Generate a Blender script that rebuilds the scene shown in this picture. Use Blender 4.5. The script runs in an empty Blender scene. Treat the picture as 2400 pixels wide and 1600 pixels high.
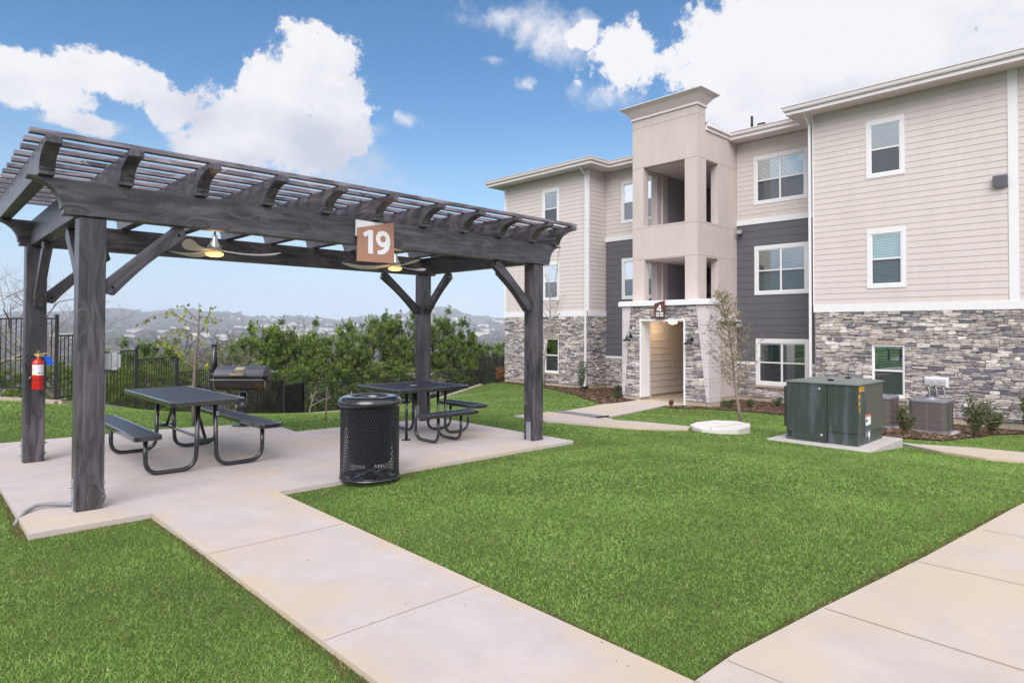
import bpy, bmesh, math, random
import numpy as np
from mathutils import Vector, Matrix, noise
R = math.radians
random.seed(7)
rng = np.random.default_rng(11)
SC = bpy.context.scene
COL = SC.collection

# ------------------------------------------------------------------ camera
cam_d = bpy.data.cameras.new("camera"); cam = bpy.data.objects.new("camera", cam_d); COL.objects.link(cam)
cam_d.sensor_width = 36.0; cam_d.lens = 22.305; cam_d.shift_y = -0.0229
cam_d.clip_start = 0.05; cam_d.clip_end = 20000
cam.matrix_world = Matrix.Translation((0, 0, 1.55)) @ Matrix.Rotation(R(-43.8), 4, 'Z') @ Matrix.Rotation(R(91.0), 4, 'X') @ Matrix.Rotation(R(0.16), 4, 'Z')
SC.camera = cam

# ------------------------------------------------------------------ render / view
SC.render.engine = 'CYCLES'
SC.view_settings.view_transform = 'Standard'
try: SC.view_settings.look = 'None'
except Exception: pass
SC.view_settings.gamma = 1.0
SC.view_settings.exposure = 1.06

# ------------------------------------------------------------------ sun
SUN_EL, SUN_AZ = R(41), R(231)          # azimuth measured clockwise from +Y
sl = bpy.data.lights.new("sun", 'SUN'); sl.energy = 1.65; sl.angle = R(46); sl.color = (1.0, 0.965, 0.92)
so = bpy.data.objects.new("sun", sl); COL.objects.link(so)
sd = Vector((math.sin(SUN_AZ)*math.cos(SUN_EL), math.cos(SUN_AZ)*math.cos(SUN_EL), math.sin(SUN_EL)))
so.rotation_euler = sd.to_track_quat('Z', 'Y').to_euler(); so.location = (-5, -5, 30)

# ------------------------------------------------------------------ world: nishita sky with cumulus
W = bpy.data.worlds.new("World"); SC.world = W; W.use_nodes = True
nt = W.node_tree; nt.nodes.clear()
def N(t, **k):
    n = nt.nodes.new(t)
    for a, b in k.items(): setattr(n, a, b)
    return n
def L(a, b): nt.links.new(a, b)
def M_(op, a, b=None, c=None, clamp=False):
    n = N('ShaderNodeMath', operation=op, use_clamp=clamp)
    for i, v in enumerate((a, b, c)):
        if v is None: continue
        if isinstance(v, (int, float)): n.inputs[i].default_value = v
        else: L(v, n.inputs[i])
    return n.outputs[0]
wo = N('ShaderNodeOutputWorld'); bg = N('ShaderNodeBackground')
sky = N('ShaderNodeTexSky'); sky.sky_type = 'NISHITA'; sky.sun_disc = False
sky.sun_elevation = SUN_EL; sky.sun_rotation = SUN_AZ; sky.altitude = 200; sky.air_density = 1.0; sky.dust_density = 0.6; sky.ozone_density = 2.2
tc = N('ShaderNodeTexCoord'); sep = N('ShaderNodeSeparateXYZ'); L(tc.outputs['Generated'], sep.inputs[0])
AZ = M_('ARCTAN2', sep.outputs[0], sep.outputs[1]); EL = M_('ARCSINE', sep.outputs[2])
n1 = N('ShaderNodeTexNoise'); n1.inputs['Scale'].default_value = 9.0; n1.inputs['Detail'].default_value = 9; n1.inputs['Roughness'].default_value = 0.62
L(tc.outputs['Generated'], n1.inputs['Vector'])
n2 = N('ShaderNodeTexNoise'); n2.inputs['Scale'].default_value = 5.0; n2.inputs['Detail'].default_value = 6; n2.inputs['Roughness'].default_value = 0.55
n3 = N('ShaderNodeTexNoise'); n3.inputs['Scale'].default_value = 42.0; n3.inputs['Detail'].default_value = 7; n3.inputs['Roughness'].default_value = 0.7; L(tc.outputs['Generated'], n3.inputs['Vector'])
mp = N('ShaderNodeMapping'); mp.inputs['Location'].default_value = (3.1, 1.7, 5.2); mp.inputs['Scale'].default_value = (1, 1, 1.8); L(tc.outputs['Generated'], mp.inputs[0]); L(mp.outputs[0], n2.inputs['Vector'])
# cloud banks: azimuth, elevation, half width, half height, weight
CL = [(.115,.296,.075,.040,1.0),(.1732,.326,.050,.032,1),(.2265,.322,.060,.036,1),(.268,.300,.045,.033,1),(.16,.262,.075,.018,.9),(.1786,.2558,.042,.017,.9),
      (.398,.335,.070,.056,1),(.462,.372,.058,.056,1.1),(.497,.318,.048,.068,1.1),(.3884,.285,.105,.072,1.1),(.445,.248,.085,.050,1.0),(.50,.215,.050,.030,.62),(.33,.235,.08,.045,.9),
      (.955,.405,.070,.052,1),(.872,.431,.036,.022,.92),(1.09,.388,.16,.072,1.1),(1.311,.346,.20,.110,1.15),(1.234,.43,.19,.055,1.1),(1.40,.42,.15,.07,1.1),(1.13,.325,.13,.055,1.0),(1.24,.30,.12,.05,.95),(1.03,.32,.09,.03,.7)]
fld = None
for a, e, wa, he, wt in CL:
    dx = M_('DIVIDE', M_('SUBTRACT', AZ, a), wa); dy = M_('DIVIDE', M_('SUBTRACT', EL, e), he)
    r = M_('SQRT', M_('ADD', M_('MULTIPLY', dx, dx), M_('MULTIPLY', dy, dy)))
    v = M_('SUBTRACT', wt, M_('MULTIPLY', r, 0.62))
    fld = v if fld is None else M_('SMOOTH_MAX', fld, v, 0.12)
WS = [(.755,.462,.085,.022,1.25),(.795,.442,.055,.030,1.2),(.795,.366,.022,.010,1.0),(.6093,.3095,.024,.012,1.0),(.545,.300,.04,.018,.9),(.47,.225,.15,.05,1.25),(.62,.12,.20,.05,.9),(.86,.425,.055,.035,1.25),(.50,.27,.07,.05,.8),(.55,.22,.10,.03,.8),(.93,.345,.10,.03,.8),(.33,.27,.06,.04,.8),(.74,.40,.03,.012,.7)]
fw_ = None
AZW = M_('ADD', AZ, M_('MULTIPLY', M_('SUBTRACT', n1.outputs['Fac'], .5), .13)); ELW = M_('ADD', EL, M_('MULTIPLY', M_('SUBTRACT', n1.outputs['Fac'], .5), -.07))
for a, e, wa, he, wt in WS:
    dx = M_('DIVIDE', M_('SUBTRACT', AZW, a), wa); dy = M_('DIVIDE', M_('SUBTRACT', ELW, e), he)
    v = M_('SUBTRACT', wt, M_('SQRT', M_('ADD', M_('MULTIPLY', dx, dx), M_('MULTIPLY', dy, dy))))
    fw_ = v if fw_ is None else M_('MAXIMUM', fw_, v)
# thin veil near the horizon and unseen banks behind the viewer, added as fill light
back = M_('MULTIPLY', M_('SUBTRACT', n2.outputs['Fac'], 0.50), 2.6)
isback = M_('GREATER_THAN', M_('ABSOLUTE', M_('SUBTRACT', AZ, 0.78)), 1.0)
back_fill = M_('SUBTRACT', M_('MULTIPLY', M_('ADD', back, 0.95), isback), M_('MULTIPLY', M_('SUBTRACT', 1.0, isback), 2.0))
fld = M_('MAXIMUM', fld, back_fill)
dens = M_('ADD', M_('SUBTRACT', fld, 0.46), M_('ADD', M_('MULTIPLY', M_('SUBTRACT', n1.outputs['Fac'], 0.5), 1.35), M_('MULTIPLY', M_('SUBTRACT', n3.outputs['Fac'], 0.5), 0.70)))
mr = N('ShaderNodeMapRange', interpolation_type='SMOOTHSTEP'); mr.inputs[1].default_value = -0.03; mr.inputs[2].default_value = 0.13
L(M_('ADD', .30, M_('MULTIPLY', M_('SUBTRACT', .27, EL), 1.6, None, True)), mr.inputs[2]); mr.inputs[2].default_value = .13; nt.links.remove(mr.inputs[2].links[0]); L(M_('ADD', .13, M_('MULTIPLY', M_('SUBTRACT', .285, EL), 2.6, None, True)), mr.inputs[2]); L(dens, mr.inputs[0])
low = N('ShaderNodeMapRange', interpolation_type='SMOOTHSTEP'); low.inputs[1].default_value = 0.0; low.inputs[2].default_value = 0.55; L(dens, low.inputs[0])
# cloud shade: bright tops, soft grey where dense and noisy
shade = N('ShaderNodeValToRGB'); shade.color_ramp.elements[0].position = 0.38; shade.color_ramp.elements[0].color = (0.31, 0.325, 0.378, 1)
shade.color_ramp.elements[1].position = 0.61; shade.color_ramp.elements[1].color = (0.46, 0.46, 0.475, 1)
L(M_('ADD', n2.outputs['Fac'], M_('MULTIPLY', M_('SUBTRACT', EL, 0.28), 1.5)), shade.inputs[0])
hsv = N('ShaderNodeHueSaturation'); hsv.inputs['Hue'].default_value = 0.497; hsv.inputs['Saturation'].default_value = 1.24; hsv.inputs['Value'].default_value = 1.0
L(sky.outputs[0], hsv.inputs['Color'])
sc1 = N('ShaderNodeVectorMath', operation='SCALE'); sc1.inputs['Scale'].default_value = 0.075; L(hsv.outputs[0], sc1.inputs[0])
# pale veil low over the hills
veil = N('ShaderNodeMapRange', interpolation_type='SMOOTHSTEP'); veil.inputs[1].default_value = 0.34; veil.inputs[2].default_value = 0.0; L(EL, veil.inputs[0])
veilf = M_('MULTIPLY', M_('MULTIPLY', veil.outputs[0], 0.85), M_('ADD', 0.55, n2.outputs['Fac']))
mv = N('ShaderNodeMix', data_type='RGBA'); L(veilf, mv.inputs[0]); L(sc1.outputs[0], mv.inputs[6]); mv.inputs[7].default_value = (0.275, 0.375, 0.47, 1)
wd = M_('ADD', M_('MULTIPLY', fw_, .55), M_('ADD', M_('MULTIPLY', M_('SUBTRACT', n1.outputs['Fac'], 0.5), 1.3), M_('MULTIPLY', M_('SUBTRACT', n3.outputs['Fac'], 0.5), 1.0)))
wr = N('ShaderNodeMapRange', interpolation_type='SMOOTHSTEP'); wr.inputs[1].default_value = 0.0; wr.inputs[2].default_value = 0.95; wr.inputs[4].default_value = 0.95; L(wd, wr.inputs[0])
fa = M_('MAXIMUM', mr.outputs[0], M_('MULTIPLY', wr.outputs[0], M_('GREATER_THAN', fw_, 0.0)))
mx = N('ShaderNodeMix', data_type='RGBA'); L(fa, mx.inputs[0]); L(mv.outputs[2], mx.inputs[6]); sh2 = N('ShaderNodeVectorMath', operation='SCALE'); L(shade.outputs[0], sh2.inputs[0]); L(M_('ADD', 1.0, M_('MULTIPLY', isback, .42)), sh2.inputs['Scale']); L(sh2.outputs[0], mx.inputs[7])  # unseen clouds behind the viewer are brightened to fill the pergola and facade
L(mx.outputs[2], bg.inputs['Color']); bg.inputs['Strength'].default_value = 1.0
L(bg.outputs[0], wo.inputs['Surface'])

# ------------------------------------------------------------------ materials
def mat(name, col, rough=0.6, metal=0.0, spec=0.5, var=0.0, vscale=4.0, bump=0.0, bscale=40.0, coat=0.0, emis=None, estr=0.0, attr=None, stretch=None, var2=None):
    m = bpy.data.materials.new(name); m.use_nodes = True; t = m.node_tree; b = t.nodes['Principled BSDF']
    b.inputs['Roughness'].default_value = rough; b.inputs['Metallic'].default_value = metal; b.inputs['Specular IOR Level'].default_value = spec
    b.inputs['Coat Weight'].default_value = coat
    b.inputs['Base Color'].default_value = (*col, 1)
    if emis: b.inputs['Emission Color'].default_value = (*emis, 1); b.inputs['Emission Strength'].default_value = estr
    co = t.nodes.new('ShaderNodeTexCoord'); vec = co.outputs['Object']
    if stretch:
        mpn = t.nodes.new('ShaderNodeMapping'); mpn.inputs['Scale'].default_value = stretch; t.links.new(vec, mpn.inputs[0]); vec = mpn.outputs[0]
    src = None
    if attr:
        a = t.nodes.new('ShaderNodeAttribute'); a.attribute_name = attr; src = a.outputs['Color']
    if var > 0:
        n = t.nodes.new('ShaderNodeTexNoise'); n.inputs['Scale'].default_value = vscale; n.inputs['Detail'].default_value = 8; n.inputs['Roughness'].default_value = 0.65
        t.links.new(vec, n.inputs['Vector'])
        rp = t.nodes.new('ShaderNodeMapRange'); rp.inputs[1].default_value = 0.3; rp.inputs[2].default_value = 0.7; rp.inputs[3].default_value = 1-var; rp.inputs[4].default_value = 1+var
        t.links.new(n.outputs['Fac'], rp.inputs[0])
        vm = t.nodes.new('ShaderNodeVectorMath'); vm.operation = 'SCALE'
        if src: t.links.new(src, vm.inputs[0])
        else: vm.inputs[0].default_value = col
        t.links.new(rp.outputs[0], vm.inputs['Scale']); src = vm.outputs[0]
    if var2:   # patches of a second colour
        n = t.nodes.new('ShaderNodeTexNoise'); n.inputs['Scale'].default_value = var2[1]; n.inputs['Detail'].default_value = 6; t.links.new(vec, n.inputs['Vector'])
        rp = t.nodes.new('ShaderNodeMapRange'); rp.interpolation_type = 'SMOOTHSTEP'; rp.inputs[1].default_value = var2[2]; rp.inputs[2].default_value = var2[3]; rp.inputs[4].default_value = var2[4]; t.links.new(n.outputs['Fac'], rp.inputs[0])
        mxn = t.nodes.new('ShaderNodeMix'); mxn.data_type = 'RGBA'; t.links.new(rp.outputs[0], mxn.inputs[0])
        if src: t.links.new(src, mxn.inputs[6])
        else: mxn.inputs[6].default_value = (*col, 1)
        mxn.inputs[7].default_value = (*var2[0], 1); src = mxn.outputs[2]
    if src: t.links.new(src, b.inputs['Base Color'])
    if bump > 0:
        n = t.nodes.new('ShaderNodeTexNoise'); n.inputs['Scale'].default_value = bscale; n.inputs['Detail'].default_value = 5; t.links.new(vec, n.inputs['Vector'])
        bp = t.nodes.new('ShaderNodeBump'); bp.inputs['Strength'].default_value = bump; bp.inputs['Distance'].default_value = 0.01
        t.links.new(n.outputs['Fac'], bp.inputs['Height']); t.links.new(bp.outputs[0], b.inputs['Normal'])
    return m

def wood_mat(gain=1.0, nm='stained_wood'):
    m = bpy.data.materials.new(nm); m.use_nodes = True; t = m.node_tree; b = t.nodes['Principled BSDF']
    def nn(ty): return t.nodes.new(ty)
    co = nn('ShaderNodeTexCoord'); oi = nn('ShaderNodeObjectInfo')
    add = nn('ShaderNodeVectorMath'); add.operation = 'ADD'; sc = nn('ShaderNodeVectorMath'); sc.operation = 'SCALE'; sc.inputs[0].default_value = (17, 9, 23); t.links.new(oi.outputs['Random'], sc.inputs['Scale'])
    t.links.new(co.outputs['Object'], add.inputs[0]); t.links.new(sc.outputs[0], add.inputs[1])
    # knots bend the grain
    kn = nn('ShaderNodeTexVoronoi'); kn.inputs['Scale'].default_value = 1.0
    km = nn('ShaderNodeMapping'); km.inputs['Scale'].default_value = (2.3, 5.5, 5.5); t.links.new(add.outputs[0], km.inputs[0]); t.links.new(km.outputs[0], kn.inputs['Vector'])
    kr = nn('ShaderNodeMapRange'); kr.interpolation_type = 'SMOOTHSTEP'; kr.inputs[1].default_value = 0.42; kr.inputs[2].default_value = 0.0; t.links.new(kn.outputs['Distance'], kr.inputs[0])
    mp_ = nn('ShaderNodeMapping'); mp_.inputs['Scale'].default_value = (1.5, 11, 11); t.links.new(add.outputs[0], mp_.inputs[0])
    off = nn('ShaderNodeVectorMath'); off.operation = 'ADD'; cx = nn('ShaderNodeCombineXYZ'); 
    mk = nn('ShaderNodeMath'); mk.operation = 'MULTIPLY'; mk.inputs[1].default_value = 1.6; t.links.new(kr.outputs[0], mk.inputs[0]); t.links.new(mk.outputs[0], cx.inputs[1]); t.links.new(mk.outputs[0], cx.inputs[2])
    t.links.new(mp_.outputs[0], off.inputs[0]); t.links.new(cx.outputs[0], off.inputs[1])
    g = nn('ShaderNodeTexNoise'); g.inputs['Scale'].default_value = 1.3; g.inputs['Detail'].default_value = 7; g.inputs['Roughness'].default_value = 0.6; g.inputs['Distortion'].default_value = 1.1; t.links.new(off.outputs[0], g.inputs['Vector'])
    g2 = nn('ShaderNodeTexNoise'); g2.inputs['Scale'].default_value = 1.4; g2.inputs['Detail'].default_value = 4; t.links.new(add.outputs[0], g2.inputs['Vector'])
    r = nn('ShaderNodeValToRGB'); e = r.color_ramp.elements
    e[0].position = 0.36; e[0].color = (0.018, 0.016, 0.021, 1); e[1].position = 0.66; e[1].color = (0.100, 0.092, 0.112, 1)
    e.new(0.5).color = (0.052, 0.048, 0.060, 1)
    for e_ in r.color_ramp.elements: e_.color = (*[min(1, c*gain) for c in e_.color[:3]], 1)
    t.links.new(g.outputs['Fac'], r.inputs[0])
    mxn = nn('ShaderNodeMix'); mxn.data_type = 'RGBA'; mxn.blend_type = 'MULTIPLY'; mxn.inputs[0].default_value = 1
    r2 = nn('ShaderNodeValToRGB'); r2.color_ramp.elements[0].position = 0.32; r2.color_ramp.elements[0].color = (0.62, 0.6, 0.66, 1); r2.color_ramp.elements[1].position = 0.7; r2.color_ramp.elements[1].color = (1.28, 1.18, 1.12, 1)
    t.links.new(g2.outputs['Fac'], r2.inputs[0]); t.links.new(r.outputs[0], mxn.inputs[6]); t.links.new(r2.outputs[0], mxn.inputs[7])
    md = nn('ShaderNodeMix'); md.data_type = 'RGBA'; t.links.new(mxn.outputs[2], md.inputs[6]); md.inputs[7].default_value = (0.022, 0.017, 0.018, 1)
    kf = nn('ShaderNodeMath'); kf.operation = 'POWER'; kf.inputs[1].default_value = 2.5; t.links.new(kr.outputs[0], kf.inputs[0])
    kf2 = nn('ShaderNodeMath'); kf2.operation = 'MULTIPLY'; kf2.inputs[1].default_value = 0.9; t.links.new(kf.outputs[0], kf2.inputs[0]); t.links.new(kf2.outputs[0], md.inputs[0])
    t.links.new(md.outputs[2], b.inputs['Base Color'])
    rr = nn('ShaderNodeMapRange'); rr.inputs[3].default_value = 0.30; rr.inputs[4].default_value = 0.55; t.links.new(g2.outputs['Fac'], rr.inputs[0]); t.links.new(rr.outputs[0], b.inputs['Roughness'])
    b.inputs['Specular IOR Level'].default_value = 0.6; b.inputs['Coat Weight'].default_value = 0.35; b.inputs['Coat Roughness'].default_value = 0.28
    bp = nn('ShaderNodeBump'); bp.inputs['Strength'].default_value = 0.8; bp.inputs['Distance'].default_value = 0.005; t.links.new(g.outputs['Fac'], bp.inputs['Height']); t.links.new(bp.outputs[0], b.inputs['Normal'])
    return m

MT = {}
MT['wood'] = wood_mat(1.18)
MT['slatwood'] = wood_mat(3.6, 'pale_slats')  # same grain as the beams in a much paler tone
MT['raftwood'] = wood_mat(1.5, 'stained_rafters')
MT['concrete'] = mat('patio_concrete', (0.515, 0.457, 0.450), 0.85, spec=0.25, var=0.08, vscale=2.6, bump=0.35, bscale=260, var2=((0.55, 0.44, 0.34), 0.9, 0.48, 0.70, 0.75))
MT['concrete_warm'] = mat('pavement_concrete', (0.52, 0.455, 0.425), 0.85, spec=0.25, var=0.09, vscale=2.2, bump=0.35, bscale=260, var2=((0.565, 0.46, 0.345), 0.7, 0.42, 0.62, 0.85))
MT['meshsteel'] = mat('mesh_coated_steel', (0.026, 0.026, 0.038), 0.3, spec=0.6)
MT['soil'] = mat('bare_soil_edge', (0.17, 0.11, 0.07), 0.95, spec=0.1, var=0.4, vscale=25)
MT['concrete2'] = mat('pad_concrete', (0.48, 0.45, 0.44), 0.85, spec=0.25, var=0.12, vscale=5, bump=0.3, bscale=90)
MT['found'] = mat('foundation_concrete', (0.42, 0.36, 0.29), 0.9, spec=0.2, var=0.14, vscale=6, bump=0.2)
MT['joint'] = mat('joint_groove', (0.36, 0.285, 0.235), 0.95, spec=0.1)
MT['lawn'] = mat('lawn_soil', (0.075, 0.115, 0.03), 0.95, spec=0.1, var=0.35, vscale=35, bump=0.8, bscale=180, var2=((0.11, 0.14, 0.05), 1.1, 0.5, 0.7, 0.6))
MT['blade'] = mat('grass_blade', (0.10, 0.18, 0.045), 0.65, spec=0.25, attr='tint')
MT['mulch'] = mat('bark_mulch', (0.105, 0.060, 0.042), 0.95, spec=0.15, var=0.5, vscale=18, bump=1.0, bscale=60, var2=((0.19, 0.125, 0.085), 3.0, 0.5, 0.62, 0.7))
MT['mulchbit'] = mat('bark_chip', (0.12, 0.07, 0.05), 0.9, spec=0.15, attr='tint')
MT['siding'] = mat('cream_siding', (0.615, 0.552, 0.538), 0.55, spec=0.3, var=0.045, vscale=1.1, stretch=(2.2, 2.2, .35))
MT['dark_siding'] = mat('charcoal_siding', (0.118, 0.112, 0.135), 0.5, spec=0.35, var=0.05, vscale=1.5)
MT['grey_siding'] = mat('grey_siding', (0.30, 0.27, 0.31), 0.55, spec=0.3, var=0.04, vscale=1.5)
MT['stucco'] = mat('cream_stucco', (0.57, 0.495, 0.475), 0.85, spec=0.2, var=0.06, vscale=1.6, stretch=(1.6, 1.6, .5), bump=0.25, bscale=160)
MT['panel'] = mat('cream_panel', (0.58, 0.53, 0.55), 0.6, spec=0.3, var=0.03, vscale=2)
MT['trim'] = mat('white_trim', (0.76, 0.755, 0.79), 0.5, spec=0.35, var=0.02, vscale=3)
MT['gutter'] = mat('cream_gutter', (0.78, 0.72, 0.74), 0.4, spec=0.4, var=0.03, vscale=3)
MT['soffit'] = mat('soffit', (0.78, 0.68, 0.71), 0.6, spec=0.2)
MT['vinyl'] = mat('window_vinyl', (0.80, 0.80, 0.82), 0.35, spec=0.4)
MT['blind'] = mat('blind_slats', (0.86, 0.87, 0.90), 0.5, spec=0.3)
MT['room'] = mat('dark_room', (0.020, 0.026, 0.026), 0.9, spec=0.1)
MT['stone'] = mat('ledge_stone', (0.3, 0.3, 0.3), 0.85, spec=0.25, attr='tint', var=0.28, vscale=9, bump=0.9, bscale=28)
MT['mortar'] = mat('mortar', (0.115, 0.10, 0.095), 0.95, spec=0.1, var=0.2, vscale=10)
MT['shingle'] = mat('shingles', (0.05, 0.045, 0.045), 0.9, spec=0.15, var=0.3, vscale=12)
MT['black'] = mat('black_coated_steel', (0.011, 0.011, 0.017), 0.24, spec=0.65, coat=0.5, var=0.15, vscale=9)
MT['blacktop'] = mat('black_thermoplastic', (0.040, 0.039, 0.058), 0.36, spec=0.6, var=0.12, vscale=5, bump=0.15, bscale=130)
MT['rim'] = mat('rim_highlight', (0.024, 0.022, 0.030), 0.20, spec=0.8, coat=0.6)
MT['fence'] = mat('fence_steel', (0.028, 0.024, 0.030), 0.4, spec=0.5, var=0.2, vscale=5)
MT['galv'] = mat('galvanised_steel', (0.42, 0.45, 0.50), 0.38, metal=0.6, var=0.1, vscale=20)
MT['pvc'] = mat('grey_conduit', (0.24, 0.24, 0.27), 0.5, var=0.05)
MT['greybox'] = mat('grey_plastic_box', (0.40, 0.42, 0.45), 0.45, var=0.04)
MT['trans'] = mat('green_enamel', (0.045, 0.060, 0.053), 0.42, spec=0.45, var=0.16, vscale=3.5, stretch=(4, 4, .7), bump=0.03, bscale=8, var2=((0.105, 0.118, 0.145), 1.6, 0.46, 0.68, 0.75))
MT['trans2'] = mat('olive_enamel', (0.092, 0.093, 0.080), 0.45, spec=0.4, var=0.08, vscale=3)
MT['translid'] = mat('pale_green_lid', (0.17, 0.19, 0.18), 0.5, spec=0.35, var=0.12, vscale=3)
MT['acfin'] = mat('condenser_louvre', (0.235, 0.20, 0.19), 0.42, metal=0.25, var=0.05)
MT['acgrey'] = mat('condenser_shell', (0.20, 0.20, 0.235), 0.4, metal=0.2, var=0.05)
MT['copper'] = mat('copper_sign', (0.43, 0.225, 0.165), 0.55, spec=0.35, var=0.04, vscale=3)
MT['brown'] = mat('brown_sign', (0.115, 0.048, 0.036), 0.5, spec=0.35)
MT['white'] = mat('white_paint', (0.82, 0.82, 0.86), 0.5, spec=0.3)
MT['red'] = mat('red_enamel', (0.60, 0.018, 0.020), 0.25, spec=0.6, coat=0.3)
MT['blue'] = mat('blue_tag', (0.005, 0.10, 0.72), 0.5)
MT['brass'] = mat('brass', (0.62, 0.50, 0.22), 0.4, metal=0.3)
MT['rubber'] = mat('black_rubber', (0.012, 0.012, 0.014), 0.5)
MT['yellow'] = mat('yellow_mark', (0.72, 0.40, 0.02), 0.6)
MT['orange'] = mat('orange_band', (0.75, 0.17, 0.07), 0.6)
MT['ltwood'] = mat('turned_wood', (0.40, 0.27, 0.16), 0.5, var=0.25, vscale=20)
MT['rust'] = mat('heat_stained_steel', (0.050, 0.036, 0.036), 0.32, metal=0.3, var=0.3, vscale=3, var2=((0.26, 0.115, 0.045), 1.7, 0.50, 0.66, 0.9))
MT['grillblk'] = mat('grill_lid_paint', (0.105, 0.105, 0.135), 0.34, spec=0.55, var=0.08, vscale=4)
MT['fansilver'] = mat('fan_silver', (0.55, 0.55, 0.57), 0.3, metal=0.7)
MT['fanwood'] = mat('fan_blade_tan', (0.66, 0.63, 0.58), 0.5, var=0.06)
MT['lamp'] = mat('warm_lamp', (0.9, 0.7, 0.45), 0.5, emis=(1.0, 0.46, 0.14), estr=1.0)
MT['lamp2'] = mat('warm_ceiling_lamp', (0.9, 0.8, 0.6), 0.5, emis=(1.0, 0.78, 0.36), estr=9.0)
MT['bark'] = mat('young_bark', (0.25, 0.195, 0.17), 0.9, spec=0.15, var=0.25, vscale=25, bump=0.5)
MT['barkdk'] = mat('juniper_bark', (0.10, 0.075, 0.062), 0.95, spec=0.1, var=0.3, vscale=12)
MT['barkpale'] = mat('pale_bark', (0.30, 0.265, 0.24), 0.9, spec=0.1, var=0.3, vscale=8)
MT['twig'] = mat('grey_twigs', (0.17, 0.135, 0.145), 0.9, spec=0.1)
MT['leaf'] = mat('foliage', (0.06, 0.10, 0.03), 0.6, spec=0.25, attr='tint')
MT['plate'] = mat('grey_ramp_plate', (0.20, 0.20, 0.245), 0.6, spec=0.4, var=0.08)
MT['hill'] = mat('hill_ground', (0.12, 0.11, 0.085), 0.95, spec=0.05, var=0.45, vscale=0.012, var2=((0.035, 0.045, 0.035), 0.006, 0.40, 0.56, 0.9))
MT['farleaf'] = mat('far_woodland', (0.05, 0.058, 0.035), 0.95, spec=0.05, attr='tint')
MT['housew'] = mat('far_house_wall', (0.62, 0.58, 0.53), 0.8)
MT['houser'] = mat('far_house_roof', (0.30, 0.27, 0.25), 0.8)
MT['lime'] = mat('limestone_block', (0.42, 0.35, 0.29), 0.9, spec=0.15, var=0.15, vscale=6, bump=0.5, bscale=30)
MT['dk'] = mat('dark_hole', (0.01, 0.01, 0.01), 0.9, spec=0.05)

def glass_mat(tint=(0.88, 0.97, 0.97), nm='window_glass'):
    m = bpy.data.materials.new(nm); m.use_nodes = True; t = m.node_tree; t.nodes.clear()
    o = t.nodes.new('ShaderNodeOutputMaterial'); mxs = t.nodes.new('ShaderNodeMixShader'); tr = t.nodes.new('ShaderNodeBsdfTransparent'); gl = t.nodes.new('ShaderNodeBsdfGlossy')
    fr = t.nodes.new('ShaderNodeFresnel'); fr.inputs[0].default_value = 1.75
    tr.inputs[0].default_value = (*tint, 1); gl.inputs[0].default_value = (0.95, 1.0, 1.0, 1); gl.inputs['Roughness'].default_value = 0.015
    ad = t.nodes.new('ShaderNodeMath'); ad.operation = 'ADD'; ad.inputs[1].default_value = 0.30; t.links.new(fr.outputs[0], ad.inputs[0])
    t.links.new(ad.outputs[0], mxs.inputs[0]); t.links.new(tr.outputs[0], mxs.inputs[1]); t.links.new(gl.outputs[0], mxs.inputs[2]); t.links.new(mxs.outputs[0], o.inputs[0])
    return m
def screen_mat(name, col, op):
    m = bpy.data.materials.new(name); m.use_nodes = True; t = m.node_tree; t.nodes.clear()
    o = t.nodes.new('ShaderNodeOutputMaterial'); mxs = t.nodes.new('ShaderNodeMixShader'); tr = t.nodes.new('ShaderNodeBsdfTransparent'); df = t.nodes.new('ShaderNodeBsdfDiffuse'); df.inputs[0].default_value = (*col, 1)
    mxs.inputs[0].default_value = op; t.links.new(tr.outputs[0], mxs.inputs[1]); t.links.new(df.outputs[0], mxs.inputs[2]); t.links.new(mxs.outputs[0], o.inputs[0]); return m
def leafy(name, tr=.4, rough=.6):
    m = bpy.data.materials.new(name); m.use_nodes = True; t = m.node_tree; t.nodes.clear()
    o = t.nodes.new('ShaderNodeOutputMaterial'); a = t.nodes.new('ShaderNodeAttribute'); a.attribute_name = 'tint'; df = t.nodes.new('ShaderNodeBsdfPrincipled'); df.inputs['Roughness'].default_value = rough; df.inputs['Specular IOR Level'].default_value = .25
    tl = t.nodes.new('ShaderNodeBsdfTranslucent'); mx_ = t.nodes.new('ShaderNodeMixShader'); mx_.inputs[0].default_value = tr
    t.links.new(a.outputs['Color'], df.inputs['Base Color']); t.links.new(a.outputs['Color'], tl.inputs[0]); t.links.new(df.outputs[0], mx_.inputs[1]); t.links.new(tl.outputs[0], mx_.inputs[2]); t.links.new(mx_.outputs[0], o.inputs[0]); return m
MT['leaf'] = leafy('foliage_leaf', .35); MT['blade'] = leafy('grass_blade_leaf', .45)
MT['glass'] = glass_mat(); MT['glass_teal'] = glass_mat((0.66, 0.90, 0.86), 'window_glass_teal'); MT['pad_light'] = mat('light_concrete', (0.66, 0.62, 0.61), 0.8, spec=.25, var=.06, vscale=4, bump=.2)
MT['insect'] = screen_mat('insect_screen', (0.06, 0.06, 0.075), 0.48)
MT['netting'] = screen_mat('fence_netting', (0.022, 0.022, 0.022), 0.66)

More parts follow.
